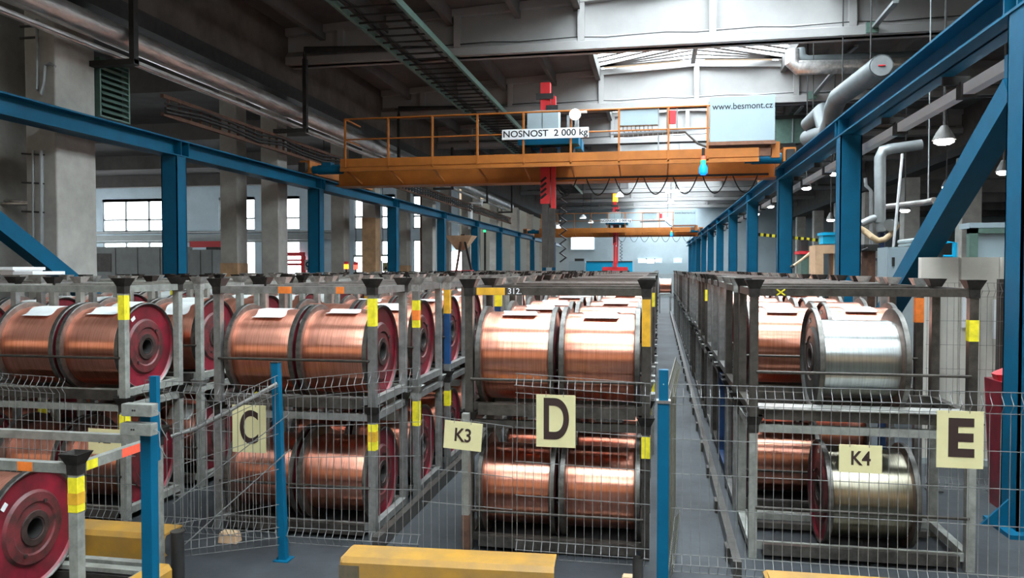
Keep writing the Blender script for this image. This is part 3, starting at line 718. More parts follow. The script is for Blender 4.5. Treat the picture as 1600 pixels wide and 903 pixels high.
sign('K2', 138, 664, 189, 706, .10, 4.585, 'small cream sign reading K2, half hidden behind the light curtain post', .002, .85)
o = sign('K3', 694, 658, 753, 704, .112, 4.42, 'small cream sign reading K3 on the low fence panel', .002, .85); o.rotation_euler = (0, math.radians(4), 0)
sign('K4', 1311, 694, 1378, 740, .108, 4.435, 'small cream sign reading K4 in front of the pale reel', .002, .85)
# yellow impact kerbs
def kerb(label, P0, P1, w_, h, dirty=True):
    P0 = Vector((*P0, 0)); P1 = Vector((*P1, 0)); d = P1 - P0; L_ = d.length
    o = thing('impact_kerb', label, 'kerb', tuple(P0), math.atan2(d.y, d.x))
    vs = []
    for x in (0, L_): vs += [(x, 0, 0), (x, 0, h - .03), (x, .02, h), (x, w_, h + .0), (x, w_, h - .012), (x, .03, h - .012), (x, .014, h - .035), (x, .014, 0)]
    vs = [(x + (.02 if (0 < j % 8 < 4 and i < 8) else 0) - 0, y, z) for i, (x, y, z) in enumerate(vs) for j in (i,)]
    MB().add(vs, [tuple(range(8)), tuple(range(8, 16))[::-1]] + [(i, (i + 1) % 8, (i + 1) % 8 + 8, i + 8) for i in range(8)]).build('angle_plate', M['kerb'], o)
    f = MB()
    for x in (.1, L_ / 2, L_ - .1): f.add([(x - .004, .014, 0), (x - .004, w_ - .02, 0), (x - .004, .014, h - .02), (x + .004, .014, 0), (x + .004, w_ - .02, 0), (x + .004, .014, h - .02)], [(0, 1, 2), (3, 5, 4), (0, 3, 4, 1), (1, 4, 5, 2), (2, 5, 3, 0)])
    f.build('web_plates', M['kerb'], o)
    if dirty: MB().box((-.002, -.0015, 0), (.12, .001, h - .045)).build('scuffed_end', M['dirt'], o)
    return o
kerb('yellow steel impact kerb on the floor in front of sign D', (-1.79, 4.13), (-.545, 4.20), .21, .20)
kerb('yellow steel impact kerb on the floor in front of sign K4', (.60, 4.22), (2.2, 4.24), .17, .20, False)
kerb('yellow steel kerb lying across behind the front rack post', (-3.85, 4.26), (-3.02, 4.27), .20, .20, False)
kerb('yellow steel kerb running obliquely towards the bollard', (-2.74, 3.30), (-2.74, 3.95), .11, .16, False)
# small wooden block on the floor beyond the bollard
a = at(340, 848, 4.6); o = thing('wood_block', 'rough pale wooden block on the floor under the fence beside the bollard', 'wood block', (a.x, 4.75, 0)); MB().frus((0, 0), (.14, .08), (.12, .07), 0, .07).build('block', M['wood'], o, bevel=.006)
MB().frus((0, 0), (.115, .06), (.10, .05), .071, .078).build('splintered_top', M['tan'], o)
a = at(1005, 893, 4.4); o = thing('wood_block', 'yellowish wooden block at the foot of the aisle post behind the kerb', 'wood block', (-.13, 4.50, 0)); MB().frus((0, 0), (.11, .08), (.10, .07), 0, .06).build('block', M['wood'], o, bevel=.006)
MB().frus((0, 0), (.09, .06), (.085, .055), .061, .068).build('splintered_top', M['tan'], o)

# ================================================================ BRIDGE CRANES
def bridge_crane(Y, which, full=True, Lf=(-7.46, 2.64)):
    x0, x1 = Lf; o = thing('bridge_crane', 'orange bridge crane with a railed walkway, %s' % which, 'crane', (0, Y, 0))
    sd = MB(); sd.box((x0 + .15, 1.2, 3.82), (x1 - .15, 1.55, 4.22)).box((x0 + .1, 1.12, 3.80), (x1 - .1, 1.63, 3.825)).build('girder', M['crane'], o)
    wk = MB(); wk.box((x0 + .6, .25, 4.10), (x1 - .6, .84, 4.14)).box((x0 + .6, .22, 4.12), (x1 - .6, .245, 4.30)).box((x0 + .6, .20, 4.02), (x1 - .6, .26, 4.10)).build('walkway', M['crane'], o)
    xs = [x0 + .72 + 1.0 * i for i in range(10)]
    for nm, rows in (('handrail', [(5.17, .02)]), ('knee_rail', [(4.72, .016)])):
        r = MB()
        for z, rad in rows: r.tube([(xs[0], .22, z), (x1 - .4, .22, z)], rad, 6); r.tube([(xs[0], .22, z), (xs[0], 1.1, z)], rad, 6)
        r.build(nm, M['crane'], o)
    for x in xs[:8] + [x1 - 1.60]:
        MB().box((x - .02, .20, 4.06), (x + .02, .24, 5.17)).build('railing_post', M['crane'], o)
        MB().bar((x, .22, 4.06), (x + .0, 1.2, 3.86), .03, .04).build('walkway_bracket', M['crane'], o)
    for s_, xx in ((-1, -7.74), (1, 2.64)):
        t = MB(); t.box((xx - .12, -.3 + .6, 4.02), (xx + .12, 4.2, 4.30)); t.build('end_carriage', M['crane'], o)
        t2 = MB()
        for yy in (.55, 3.8): t2.tube([(xx - .05, yy, 4.12), (xx + .05, yy, 4.12)], .115, 18)
        t2.build('travel_wheels', M['bare'], o)
        xa, xb = (xx + .15, xx + .85) if s_ < 0 else (xx - .85, xx - .15)
        mt = MB(); mt.tube([(xa, .42, 4.10), (xa + .12, .42, 4.10), (xa + .13, .42, 4.10), (xb, .42, 4.10)], [.09, .09, .11, .11], 12); mt.cbox(((xa + xb) / 2, .42, 4.16), (.22, .2, .18)); mt.build('travel_motor', M['blue'], o)
        g_ = MB(); g_.cbox((xx, .22, 4.14), (.16, .14, .2)); g_.build('buffer', M['dark'], o)
    # trolley
    hx = -2.35
    tr = MB(); tr.box((hx - .55, .44, 4.52), (hx + .75, .88, 4.74)).box((hx - .55, 1.12, 4.52), (hx + .75, 1.7, 4.74)); tr.build('trolley_frame', M['blue'], o)
    mk = MB(); mk.box((hx - .45, .6, 4.24), (hx - .30, 1.6, 4.5)).box((hx + .35, .6, 4.24), (hx + .62, 1.6, 4.5)).cbox((hx + .1, .7, 4.36), (.3, .2, .24)); mk.build('trolley_wheels', M['dark'], o)
    cb = MB(); cb.box((hx - .35, .45, 4.75), (hx + .32, .84, 5.25)); cbo = cb.build('trolley_cabinet', M['cab'], o)
    MB().box((hx - .03, .442, 4.78), (hx - .02, .449, 5.23)).build('door_gap', M['dark'], cbo)
    MB().box((hx + .45, .9, 4.7), (hx + .55, 1.1, 5.22)).box((hx + .62, .9, 4.7), (hx + .70, 1.1, 5.25)).build('side_frame', M['duct'], o)
    # mast
    ms = MB(); ms.box((hx - .02 - .11, .90, 3.3), (hx + .08, 1.08, 5.95)); ms.box((hx + .10, .92, 3.2), (hx + .20, 1.05, 5.65)); mo = ms.build('red_mast', M['mred'], o)
    cl = MB(); cl.box((hx - .22, .85, 5.58), (hx + .16, .895, 5.70)).box((hx - .0, .85, 5.34), (hx + .26, .895, 5.44)); cl.build('clamp', M['dark'], mo)
    st = MB()
    for k in range(4): st.bar((hx - .12, .895, 3.42 + k * .12), (hx + .0, .895, 3.52 + k * .12), .004, .05, up=(0, 0, 1))
    st.build('hazard_stripes', M['black'], mo)
    zb = 1.90 if full else 2.2
    im = MB(); im.box((hx - .10, .92, zb), (hx + .03, 1.06, 3.3)); im.box((hx + .05, .92, zb), (hx + .18, 1.04, 3.2)); im.build('inner_mast', M['mgrey'] if full else M['mred'], o)
    cp = MB(); pts = [(hx + .28, 1.0, 3.55), (hx + .42, 1.0, 3.5)]
    k = 0; z = 3.42
    while z > zb + .1: pts.append((hx + .36 + (.07 if k % 2 else -.07), 1.0, z)); z -= .10; k += 1
    cp.tube(pts, .016, 6); cp.build('coiled_cable', M['rubber'], o)
    # festoon cables
    for k in range(8):
        a = hx + .15 + k * .62 + (.1 if k else 0); q = []
        if a + .5 > x1 - .2: break
        for i in range(11): t_ = i / 10; q.append((a + .5 * t_, 1.05, 3.84 - .36 * (1 - (2 * t_ - 1) ** 2)))
        MB().tube(q, .013, 6).build('festoon_cable', M['rubber'], o)
    MB().box((hx, 1.0, 3.84), (x1 - .3, 1.1, 3.88)).build('festoon_track', M['dark'], o)
    # cabinets on the railing
    MB().box((-.73, .24, 4.83), (.05, .42, 5.17)).build('terminal_box', M['cab'], o)
    fr = MB()
    for x in (-.75, .05): fr.box((x, .30, 4.3), (x + .025, .34, 5.2))
    for x in (.22, .36 + .06): fr.box((x, .28, 4.70), (x + .03, .34, 5.15))
    fr.bar((-.9, .3, 4.66), (1.0, .3, 4.72), .03, .03); fr.build('cabinet_frame', M['duct'], o)
    MB().box((.27, .20, 4.83), (.41, .28, 5.10)).build('red_box', M['redp'], o)
    c2 = MB()
    for k in range(8): c2.tube([(-.66 + .085 * k, .30, 4.83), (-.66 + .085 * k, .30, 4.76), (-.62 + .085 * k, .30, 4.68)], .008, 5)
    c2.tube([(-.85, .28, 4.62), (.6, .28, 4.66), (.85, .28, 4.42), (1.05, .3, 4.34)], .022, 6); c2.build('cable_loom', M['mgrey'], o)
    tb = MB()
    for k in range(14): tb.tube([(-.85 + .1 * k, .26, 4.60), (-.85 + .1 * k, .26, 4.72)], .006, 4)
    tb.build('tray_rungs', M['duct'], o)
    mc = MB().box((1.08, .20, 4.43), (2.34, .75, 5.34)).build('main_cabinet', M['cab'], o, bevel=.01)
    MB().box((1.06, .18, 4.36), (2.36, .8, 4.43)).box((1.0, .3, 4.14), (2.3, .75, 4.3)).build('cabinet_base', M['craned'], o)
    MB().box((2.28, .3, 4.1), (2.45, .9, 4.42)).build('end_bracket', M['crane'], o)
    lettering('www.besmont.cz', .18, M['inkb'], mc, (1.71, .196, 5.13), bold=.0012, sx=.93, depth=.001)
    # load sign
    sg = MB().box((-3.19, .155, 4.60), (-1.36, .19, 4.81)).build('load_sign', M['white'], o)
    lettering('NOSNOST  2 000 kg', .19, M['inkb'], sg, (-2.275, .152, 4.705), bold=.003, sx=1.08, depth=.001)
    # signal lamp
    sl = MB().tube([(.95, .1, 4.30), (.95, .1, 4.14)], .03, 10).build('signal_lamp', M['dark'], o)
    MB().tube([(.95, .1, 4.14), (.95, .1, 4.06)], .045, 12).build('red_lens', M['ledr'], sl); MB().tube([(.95, .1, 4.055), (.95, .1, 3.97)], .05, 12).build('green_lens', M['ledg'], sl)
    MB().tube([(.95, .1, 3.965), (.95, .1, 3.9), (.95, .1, 3.80), (.95, .1, 3.76)], [.06, .085, .085, .05], 14).build('blue_lens', M['ledb'], sl)
    return o
c1 = bridge_crane(15.8, 'the nearer one with the large pale cabinet', True)
c2 = bridge_crane(45.5, 'the far one deep in the hall', False)
gp = MB(); gx = -2.35
gp.box((gx - .12, .85, 1.95), (gx + .12, 1.15, 2.25)); gp.box((gx - .75, .9, 1.75), (gx + .75, 1.1, 1.98))
for s_ in (-1, 1): gp.bar((gx + s_ * .70, 1., 1.9), (gx + s_ * .85, 1., 1.15), .1, .12)
gp.build('gripper', M['mred'], c2)
MB().tube([(gx, 1., 5.9), (gx, 1., 6.4), (gx, 1., 6.75)], [.16, .14, .05], 12).build('orange_mast_tip', M['ledo'], c2)

# ================================================================ OVERHEAD SERVICES, WINDOW SIDE
def pt_on(x, y, X):       # point seen at pixel on the plane X
    d = FW * F + RT * (x - 800) - UP * (y - 451.5); return Vector((0, 0, CH)) + d * (X / d.x)
o = thing('insulated_pipe', 'thick silver insulated pipe running down the window side under the edge beam', 'pipe')
MB().tube([(-7.62, 3 + 1.5 * k, 5.22) for k in range(26)], .165, 20).build('lagging', M['pipe'], o)
MB().tube([(-7.72, 3 + 1.5 * k, 4.97) for k in range(26)], .05, 10).tube([(-7.60, 3 + 1.5 * k, 4.93) for k in range(26)], .018, 6).build('lower_pipes', M['pipe'], o)
for k, y in enumerate((9.9, 15.4, 21.5, 27.5, 33.5, 39.5)):
    h = thing('pipe_hanger', 'dark steel hanger bracket carrying the silver pipe, %s down the hall' % ordw[k], 'bracket', (0, y, 0), group='pipe hanger brackets')
    MB().box((-7.42, -.05, 4.82), (-7.34, .05, 6.35)).build('drop_bar', M['dark'], h)
    MB().box((-8.1, -.06, 4.80), (-7.34, .06, 4.88)).build('shelf_arm', M['dark'], h)
    if k in (1, 2):
        MB().tube([(-7.38, 0, 6.3), (-7.38, 0, 6.55), (-6.2 + .9, .2, 6.55)], .05, 8).build('branch_pipe', M['dark'], h)
# cable ladder under the roof
o = thing('cable_ladder', 'dark cable ladder with rungs slung under the roof girders', 'cable ladder')
for x in (-5.15, -4.1): MB().box((x - .03, 4, 6.14), (x + .03, 44, 6.26)).build('side_rail', M['green'], o)
r = MB().box((-5.12, 0, 6.16), (-4.13, .03, 6.19)).mesh('rung', M['dark'])
for k in range(100): p_ = bpy.data.objects.new('rung', r); COL.objects.link(p_); p_.parent = o; p_.location.y = 4 + .4 * k
q = MB()
for x in (-5.0, -4.92, -4.3): q.tube([(x + .02 * math.sin(k * 1.7), 4 + k, 6.22) for k in range(41)], .03, 6)
q.build('cables', M['dark'], o)
# wall cable ladder (on edge)
o = thing('cable_ladder', 'rusty cable ladder mounted on edge along the window-side columns', 'cable ladder')
for z in (4.72, 4.42): MB().box((-8.02, 11.4, z - .03), (-7.96, 42.4, z + .03)).build('side_rail', M['rust'], o)
r = MB().box((-8.01, 0, 4.45), (-7.97, .03, 4.7)).mesh('rung', M['rust'])
for k in range(100): p_ = bpy.data.objects.new('rung', r); COL.objects.link(p_); p_.parent = o; p_.location.y = 11.55 + .31 * k
q = MB()
for z in (4.5, 4.56, 4.64): q.tube([(-7.93, 11.4 + k, z + .05 * math.sin(k * 2.3 + z)) for k in range(31)], .025, 6)
q.build('cables', M['dark'], o)
# heater unit with louvres
a = at(133, 72, 10.0); b = at(197, 185, 10.6)
o = thing('unit_heater', 'dark green unit heater with louvred front hung on the first concrete column', 'heater', (-7.95, 9.85, 4.3))
fx0, fx1 = .0, .66
MB().box((-.21, .12, .05), (.42, .50, 1.0)).build('casing', M['greend'], o, bevel=.01)
f = MB(); W_ = .60; y0 = .02
f.box((-.22, -.0, .0), (-.19, .10, 1.0)).box((.41, -.0, .0), (.44, .10, 1.0)).box((-.22, -.0, -.03), (.44, .10, .0)).box((-.22, -.0, 1.0), (.44, .10, 1.03)).build('frame', M['green'], o)
for k in range(9):
    z = .06 + k * .108; MB().add([(-.185, -.02, z), (.405, -.02, z), (.405, .07, z + .085), (-.185, .07, z + .085), (-.185, -.02, z - .008), (.405, -.02, z - .008), (.405, .07, z + .077), (-.185, .07, z + .077)], [(0, 1, 2, 3), (4, 7, 6, 5), (0, 4, 5, 1), (1, 5, 6, 2), (2, 6, 7, 3), (3, 7, 4, 0)]).build('louvre', M['green'], o)
MB().box((-.315, .25, .5), (-.2, .31, .56)).box((-.315, .25, .2), (-.2, .31, .26)).build('bracket', M['dark'], o)
o.location = (-8.06, 10.27, 4.15); o.rotation_euler = (0, 0, math.pi / 2); o.scale = (1, 1, .82)
# pipes on the first column
o = thing('conduit_pipe', 'thin grey conduit with a bend on the first concrete column', 'conduit')
a = at(60, 20, 9.14)
MB().tube([at(58, 30, 9.14), at(58, 140, 9.14), at(64, 146, 9.14), at(68, 130, 9.14), at(70, 102, 9.14), at(78, 99, 9.14), at(86, 104, 9.14)], .022, 8).build('tube', M['duct'], o)
MB().box(at(30, 58, 9.16), at(60, 60, 9.185)).box(at(30, 40, 9.16), at(60, 42, 9.185)).build('straps', M['dark'], o)
o = thing('drain_pipe', 'pair of grey riser pipes on brackets beside the first concrete column', 'pipe')
MB().tube([at(52, 235, 9.12), at(52, 420, 9.12)], .02, 8).tube([at(65, 235, 9.12), at(65, 425, 9.12)], .03, 8).build('risers', M['duct'], o)
q = MB()
for yy in (240, 285, 330, 385): q.tube([at(34, yy, 9.12), at(69, yy + 2, 9.12)], .012, 6)
q.build('brackets', M['dark'], o)
o = thing('handrail_tube', 'light steel tube rail reaching in from the left at the first column', 'tube rail')
MB().tube([at(-30, 318, 9.3), at(62, 318, 9.3), at(66, 330, 9.3), at(66, 420, 9.3)], .022, 8).tube([at(-30, 310, 9.4), at(62, 317, 9.3)], .018, 8).build('tube', M['bare'], o)

# ================================================================ LEFT NAVE
def cabinet_row(label, x0, x1, ytop, Y, nd, m='cabg', depth=.6, grille=True, z0=0):
    a = at(x0, ytop, Y); b = at(x1, ytop, Y); o = thing('switch_cabinet', label, 'cabinet', (a.x, Y, 0)); W_ = b.x - a.x
    MB().box((0, 0, .0), (W_, depth, a.z)).build('body', M[m], o, bevel=.01)
    for k in range(nd):
        p = MB(); g = .02; p.box((W_ * k / nd + g, -.025, .12), (W_ * (k + 1) / nd - g, 0, a.z - .04)); d = p.build('door', M[m], o)
        MB().box((W_ * (k + 1) / nd - .12, -.045, a.z * .45), (W_ * (k + 1) / nd - .09, -.026, a.z * .55)).build('handle', M['dark'], d)
    if grille: MB().box((.08, -.04, a.z - .95), (W_ / nd * .8, -.027, a.z - .25)).build('vent_grille', M['mgrey'], o)
    return o
cabinet_row('long row of grey switch cabinets in the window-side nave', 147, 286, 386, 26, 4)
cabinet_row('grey switch cabinets behind the second blue runway column', 296, 332, 390, 25, 2, m='cabg', grille=False)
def simple(name, label, cat, parts, loc=(0, 0, 0)):
    o = thing(name, label, cat, loc)
    for nm, mb, m in parts: mb.build(nm, M[m], o)
    return o
def BF(x0, y0, x1, Y, d=.3):
    a = at(x0, y0, Y); b = at(x1, y0, Y); return MB().box((a.x, Y, 0), (b.x, Y + d, a.z))
def B(x0, y0, x1, y1, Y, d=.3, mb=None):
    a = at(x0, y0, Y); b = at(x1, y1, Y); return (mb or MB()).box((a.x, Y, b.z), (b.x, Y + d, a.z))
simple('crane_beam', 'red light crane beam in the window-side nave', 'crane beam', [('beam', B(296, 377, 372, 386, 30, .25), 'redp'), ('track', B(296, 372, 372, 377, 30.05, .15), 'cabg'), ('trolley', B(322, 386, 340, 392, 29.9, .4), 'dark')])
simple('wall_pipes', 'grey horizontal pipes and cable tray across the window wall', 'pipes', [('tray', B(146, 368, 520, 374, 37.2, .2), 'cabg'), ('pipe', MB().tube([at(146, 364, 37.3), at(520, 362, 37.3)], .07, 8), 'duct'), ('second_pipe', MB().tube([at(146, 379, 37.0), at(500, 376, 37.0)], .05, 8), 'cabg')])
simple('wall_pipes', 'white pipe run stepping down on the far window-side columns', 'pipes', [('pipe', MB().tube([at(752, 312, 33), at(752, 318, 33), at(735, 318, 33), at(735, 358, 33)], .09, 8), 'white')])
simple('roller_door', 'bright open doorway with red frame in the window wall', 'door', [('opening', B(450, 400, 470, 432, 37.85, .1), 'glass'), ('red_frame', B(446, 394, 474, 400, 37.7, .2).box(at(470, 400, 37.7), at(478, 436, 37.75)), 'redp'), ('crossbars', B(449, 405, 470, 408, 37.6, .06, B(449, 411, 470, 415, 37.6, .06)), 'redp')])
o = thing('round_sign', 'small round blue mandatory sign on a white plate in the window-side nave', 'sign')
B(476, 406, 488, 422, 24, .03).build('plate', M['white'], o); a = at(482, 413, 23.97); MB().tube([a, a + Vector((0, -.02, 0))], .10, 20).build('blue_disc', M['blue'], o); MB().tube([a + Vector((0, -.02, 0)), a + Vector((0, -.03, 0))], .045, 12).build('white_mark', M['white'], o)
a = at(482, 430, 24.02); MB().box((a.x - .03, 24.0, 0), (a.x + .03, 24.05, 1.9)).build('pole', M['steel'], o)
for k, (x, y, w_, lab) in enumerate(((562, 405, 15, 'between the concrete pillars'), (602, 404, 11, 'right of the middle pillar'), (508, 268, 8, 'hung above the blue runway'))):
    a = at(x - w_ / 2, y, 31 if k < 2 else 24); b = at(x + w_ / 2, y, 31 if k < 2 else 24)
    simple('tube_light', 'glowing strip light in the window-side nave, %s' % lab, 'light', [('diffuser', MB().tube([a, b], .09, 8), 'tube'), ('housing', MB().box((a.x - .05, a.y - .08, a.z + .1), (b.x + .05, a.y + .08, a.z + .18)), 'cabg'), ('hanger', MB().tube([(a.x + .05, a.y, a.z + .1), (a.x + .05, a.y, 6.47)], .015, 5), 'dark')])
for k, (x, y) in enumerate(((541, 414), (556, 415))):
    a = at(x, y, 18.6); simple('stack_light', '%s signal stack light beside the ochre-footed pillars' % ('amber' if k == 0 else 'red'), 'signal light', [('pole', MB().tube([(a.x, a.y, 0), (a.x, a.y, a.z - .1)], .02, 6), 'dark'), ('lens', MB().tube([a - Vector((0, 0, .1)), a + Vector((0, 0, .02))], .06, 10), 'ledo' if k == 0 else 'ledr'), ('cap', MB().tube([a + Vector((0, 0, .02)), a + Vector((0, 0, .09))], .06, 10), 'redp')])
simple('warning_sign', 'yellow warning board beside the strip light in the window-side nave', 'sign', [('board', B(598, 410, 606, 424, 30.6, .03), 'sign'), ('triangle', MB().prism([(at(600, 421, 30.55).x, at(600, 421, 30.5).z), (at(605, 421, 30.55).x, at(605, 421, 30.5).z), (at(602.5, 415, 30.5).x, at(602.5, 415, 30.5).z)], 30.56, 30.58), 'inkb'), ('post', BF(601, 424, 603, 30.6, .05), 'steel')])
simple('hopper', 'pale hopper machine on slanted legs in front of the bright bay', 'machine', [('hopper', MB().frus((at(718, 380, 29.8).x, 30.1), (.35, .4), (1.1, .9), at(718, 390, 29.8).z, at(718, 368, 29.8).z), 'wood'), ('leg', MB().bar(at(722, 366, 29.8), at(712, 428, 29.8), .08, .08), 'rust'), ('leg', MB().bar(at(724, 366, 29.8), at(738, 428, 29.8), .08, .08), 'dark'), ('table', BF(705, 422, 735, 29.3, .6), 'redp')])
n += 1; struct('window_%d' % n, B(704, 394, 742, 424, 37.6, .1), M['glass'])
simple('steel_post', 'rusty brown steel post behind the third blue runway column', 'post', [('shaft', BF(656, 300, 662, 33, .15), 'rust'), ('foot', MB().box((at(654, 420, 33).x, 32.9, 0), (at(665, 420, 33).x, 33.3, .05)), 'rust')])
simple('junction_box', 'grey wall-mounted box on a post between the pillars', 'box', [('body', BF(570, 402, 588, 27.2, .3), 'mgrey'), ('pole', B(577, 340, 582, 402, 27.3, .1), 'rust'), ('side_pipe', MB().tube([at(572, 320, 27.6), at(572, 402, 27.6)], .06, 8), 'duct')])
o = thing('green_lamp', 'small green pilot lamp below the window-side runway', 'lamp'); a = at(757, 362, 33); MB().tube([a - Vector((0, .0, .02)), a + Vector((0, 0, .08))], .06, 10).build('lens', M['ledg'], o); MB().box((a.x - .04, 33.07, 0), (a.x + .04, 33.15, a.z + .1)).build('stem', M['dark'], o)
# tubs standing on the racks at far left
for k, (x0, x1, y0, y1) in enumerate(((-8, 20, 417, 436), (20, 51, 424, 437))):
    Y = 6.3 if k == 0 else 6.2; a = at(x0, y0, Y); b = at(x1, y1, Y); zt = a.z; zb = 2 * RH - .058
    o = thing('plastic_tub', 'white plastic tub on top of the racks, %s' % ('taller outermost one' if k == 0 else 'lower one nearer the blue brace'), 'tub')
    W_ = b.x - a.x; MB().frus(((a.x + b.x) / 2, Y + .2), (W_ * .86, .3), (W_ * .96, .36), zb, zt - .03).build('body', M['white'], o, bevel=.006); MB().box((a.x, Y, zt - .03), (b.x, Y + .4, zt)).build('rim', M['white'], o)

# ================================================================ END OF THE HALL
simple('machine_cover', 'long bright blue machine cover at the far end of the hall', 'machine', [('cover', B(916, 409, 988, 426, 50, 1.2), 'cyan'), ('dark_line', B(916, 408, 988, 409.2, 49.95, .1), 'dark'), ('feet', MB().box((at(918, 420, 50).x, 50.1, 0), (at(986, 420, 50).x, 51, 1.6)), 'dark')])
simple('machine_housing', 'pale grey machine housing left of the blue cover at the hall end', 'machine', [('body', B(889, 408, 914, 426, 49.5, 1.2), 'cab'), ('top_unit', B(898, 404, 912, 408, 49.7, .6), 'dark'), ('base', MB().box((at(889, 420, 50).x, 49.7, 0), (at(915, 420, 50).x, 50.5, 1.6)), 'cabg')])
simple('partition', 'long low whitish partition at the far end beside the blue cover', 'partition', [('panel', B(992, 411, 1074, 427, 52, .2), 'cab'), ('lower_panel', MB().box((at(992, 420, 52).x, 52.02, 0), (at(1074, 420, 52).x, 52.18, 1.55)), 'cabg')])
simple('strip_light', 'bright strip light under the roof far down the hall', 'light', [('diffuser', MB().tube([at(1040, 300, 40), at(1072, 297, 40)], .07, 8), 'tube'), ('hanger', MB().tube([at(1056, 299, 40) + Vector((0, 0, .08)), at(1056, 299, 40) + Vector((0, 0, 1.4))], .02, 6), 'dark')])
for k, (x, y, Y) in enumerate(((968, 307, 34), (1048, 318, 38), (911, 341, 42), (923, 348, 50), (1043, 345, 48))):
    a = at(x, y, Y); simple('high_bay_lamp', 'small glowing high-bay lamp deep in the hall, %s' % ('nearest to the big crane', 'beneath the bright roof patch', 'above the load sign of the far crane', 'just behind the far crane sign', 'over the far crane cabinet')[k], 'lamp', [('reflector', MB().tube([a, a + Vector((0, 0, .1)), a + Vector((0, 0, .2))], [.2, .15, .05], 14, cap=False), 'white'), ('bulb', MB().tube([a + Vector((0, 0, .01)), a + Vector((0, 0, .06))], [.17, .12], 12), 'lamp'), ('drop_rod', MB().tube([a + Vector((0, 0, .2)), Vector((a.x, a.y, roofz(a.x) + .05 if not LA < a.x < LB else 7.58))], .015, 5), 'dark')])
a = at(898, 178, 15.85); simple('work_light', 'glowing round work light on the crane walkway behind the load sign', 'lamp', [('lens', MB().tube([a, a + Vector((0, .05, 0))], [.10, .10], 18), 'lamp'), ('housing', MB().tube([a + Vector((0, .051, 0)), a + Vector((0, .14, 0))], [.12, .07], 18), 'white'), ('arm', MB().box((a.x + .04, 15.95, a.z + .04), (a.x + .24, 16.03, a.z + .08)), 'white')])

# ================================================================ MACHINE SIDE
o = thing('air_duct', 'large spiral air duct with grilles bending down under the roof on the machine side', 'duct')
MB().tube([at(1377, 103, 13.0), at(1310, 152, 16.0), at(1302, 170, 16.4), at(1300, 188, 16.8), at(1292, 208, 17.4), at(1262, 216, 18.6)], .18, 22).build('trunk', M['ductp'], o)
MB().tube([at(1290, 205, 17.6), at(1285, 176, 17.9), at(1262, 196, 18.4)], .17, 20).build('branch', M['ductp'], o)
q = MB()
for (x, y, Y) in ((1348, 113, 13.9), (1291, 193, 16.7)): a = at(x, y, Y); q.bar(a, a + Vector((.14, .5, .0)), .02, .16)
q.build('grilles', M['dark'], o)
for (x, y, Y) in ((1360, 116, 13.6), (1316, 148, 15.8), (1270, 200, 18.3)):
    a = at(x, y, Y); MB().tube([a, Vector((a.x, a.y, roofz(a.x) + .03))], .012, 6).build('hanger_rod', M['dark'], o)
a = at(1377, 103, 12.97); MB().tube([a, a + Vector((0, -.02, 0))], .16, 18).build('end_cap', M['duct'], o)
MB().tube([a + Vector((-.05, -.03, 0)), a + Vector((.05, -.03, 0))], .012, 6).build('tag_marks', M['redp'], o)
o = thing('roof_duct', 'pale round duct crossing sideways under the roof after dropping from the skylight', 'duct')
MB().tube([at(1238, 78, 18.2), at(1238, 98, 18.2), at(1246, 106, 18.2), at(1330, 104, 18.2), at(1480, 98, 18.2)], .15, 16).build('trunk', M['pipe'], o)
MB().tube([at(1250, 76, 18.6), at(1251, 90, 18.6), at(1262, 95, 18.6), at(1470, 86, 18.6)], .12, 14).build('upper_trunk', M['ductp'], o)
for k, ((x0, y0), (x1, y1), Y) in enumerate((((1400, 2), (1366, 42), 15.6), ((1338, 72), (1322, 86), 21.6), ((1304, 110), (1272, 148), 21.7), ((1254, 166), (1240, 182), 27.5))):
    simple('roof_brace', 'steel roof brace on the machine side, %s down the hall' % ordw[k], 'brace', [('channel', MB().bar(at(x0, y0, Y - 2), at(x1, y1, Y), .09, .05), 'duct'), ('anchor_plate', MB().cbox(at(x1 - 3, y1 + 1, Y), (.22, .06, .2)), 'green')])
simple('gallery_panel', 'grey-green sheet panels behind the crane cabinet', 'panel', [('panel', B(1212, 183, 1284, 222, 27, .05), 'green'), ('joint_strip', B(1238, 183, 1239, 222, 26.95, .04), 'cabg'), ('top_rail', B(1212, 181, 1284, 183, 26.9, .1), 'dark')])
o = thing('extraction_duct', 'vertical spiral extraction duct with an elbow at its top on the machine side', 'duct')
MB().tube([at(1440, 226, 13.4), at(1395, 232, 13.4), at(1380, 236, 13.4), at(1375, 246, 13.4), at(1375, 348, 13.4)], .085, 16).build('riser', M['duct'], o)
MB().tube([at(1375, 340, 13.4), at(1362, 342, 13.4), at(1346, 350, 13.4)], .06, 14).build('tee_branch', M['duct'], o); MB().tube([at(1375, 348, 13.4), at(1377, 362, 13.4)], .07, 14).build('collar', M['duct'], o)
simple('blue_pipe', 'dark blue pipe rising below the extraction duct', 'pipe', [('tube', MB().tube([at(1378, 364, 13.5), Vector((at(1378, 364, 13.5).x, 13.5, 0))], .05, 12), 'blued'), ('bracket', MB().cbox(at(1378, 405, 13.5), (.16, .16, .04)), 'dark')])
simple('suction_hose', 'tan flexible suction hose hanging in a loop beside the extraction duct', 'hose', [('hose', MB().tube([at(1343, 356, 13.2), at(1352, 362, 13.2), at(1362, 370, 13.1), at(1372, 376, 13.1), at(1382, 374, 13.1), at(1392, 366, 13.1), at(1399, 356, 13.1), at(1402, 350, 13.1)], .045, 12), 'tan'), ('hood', MB().tube([at(1400, 348, 13.1), at(1390, 352, 13.0)], [.05, .1], 14), 'duct')])
simple('leaning_pole', 'slanting pale pole beside the suction hose', 'pole', [('pole', MB().tube([at(1410, 240, 12.6), at(1396, 386, 12.8)], .02, 8), 'white'), ('tip', MB().tube([at(1396, 386, 12.8), at(1395, 425, 12.8), Vector((at(1395, 425, 12.8).x, 12.8, 0))], .025, 8), 'duct')])
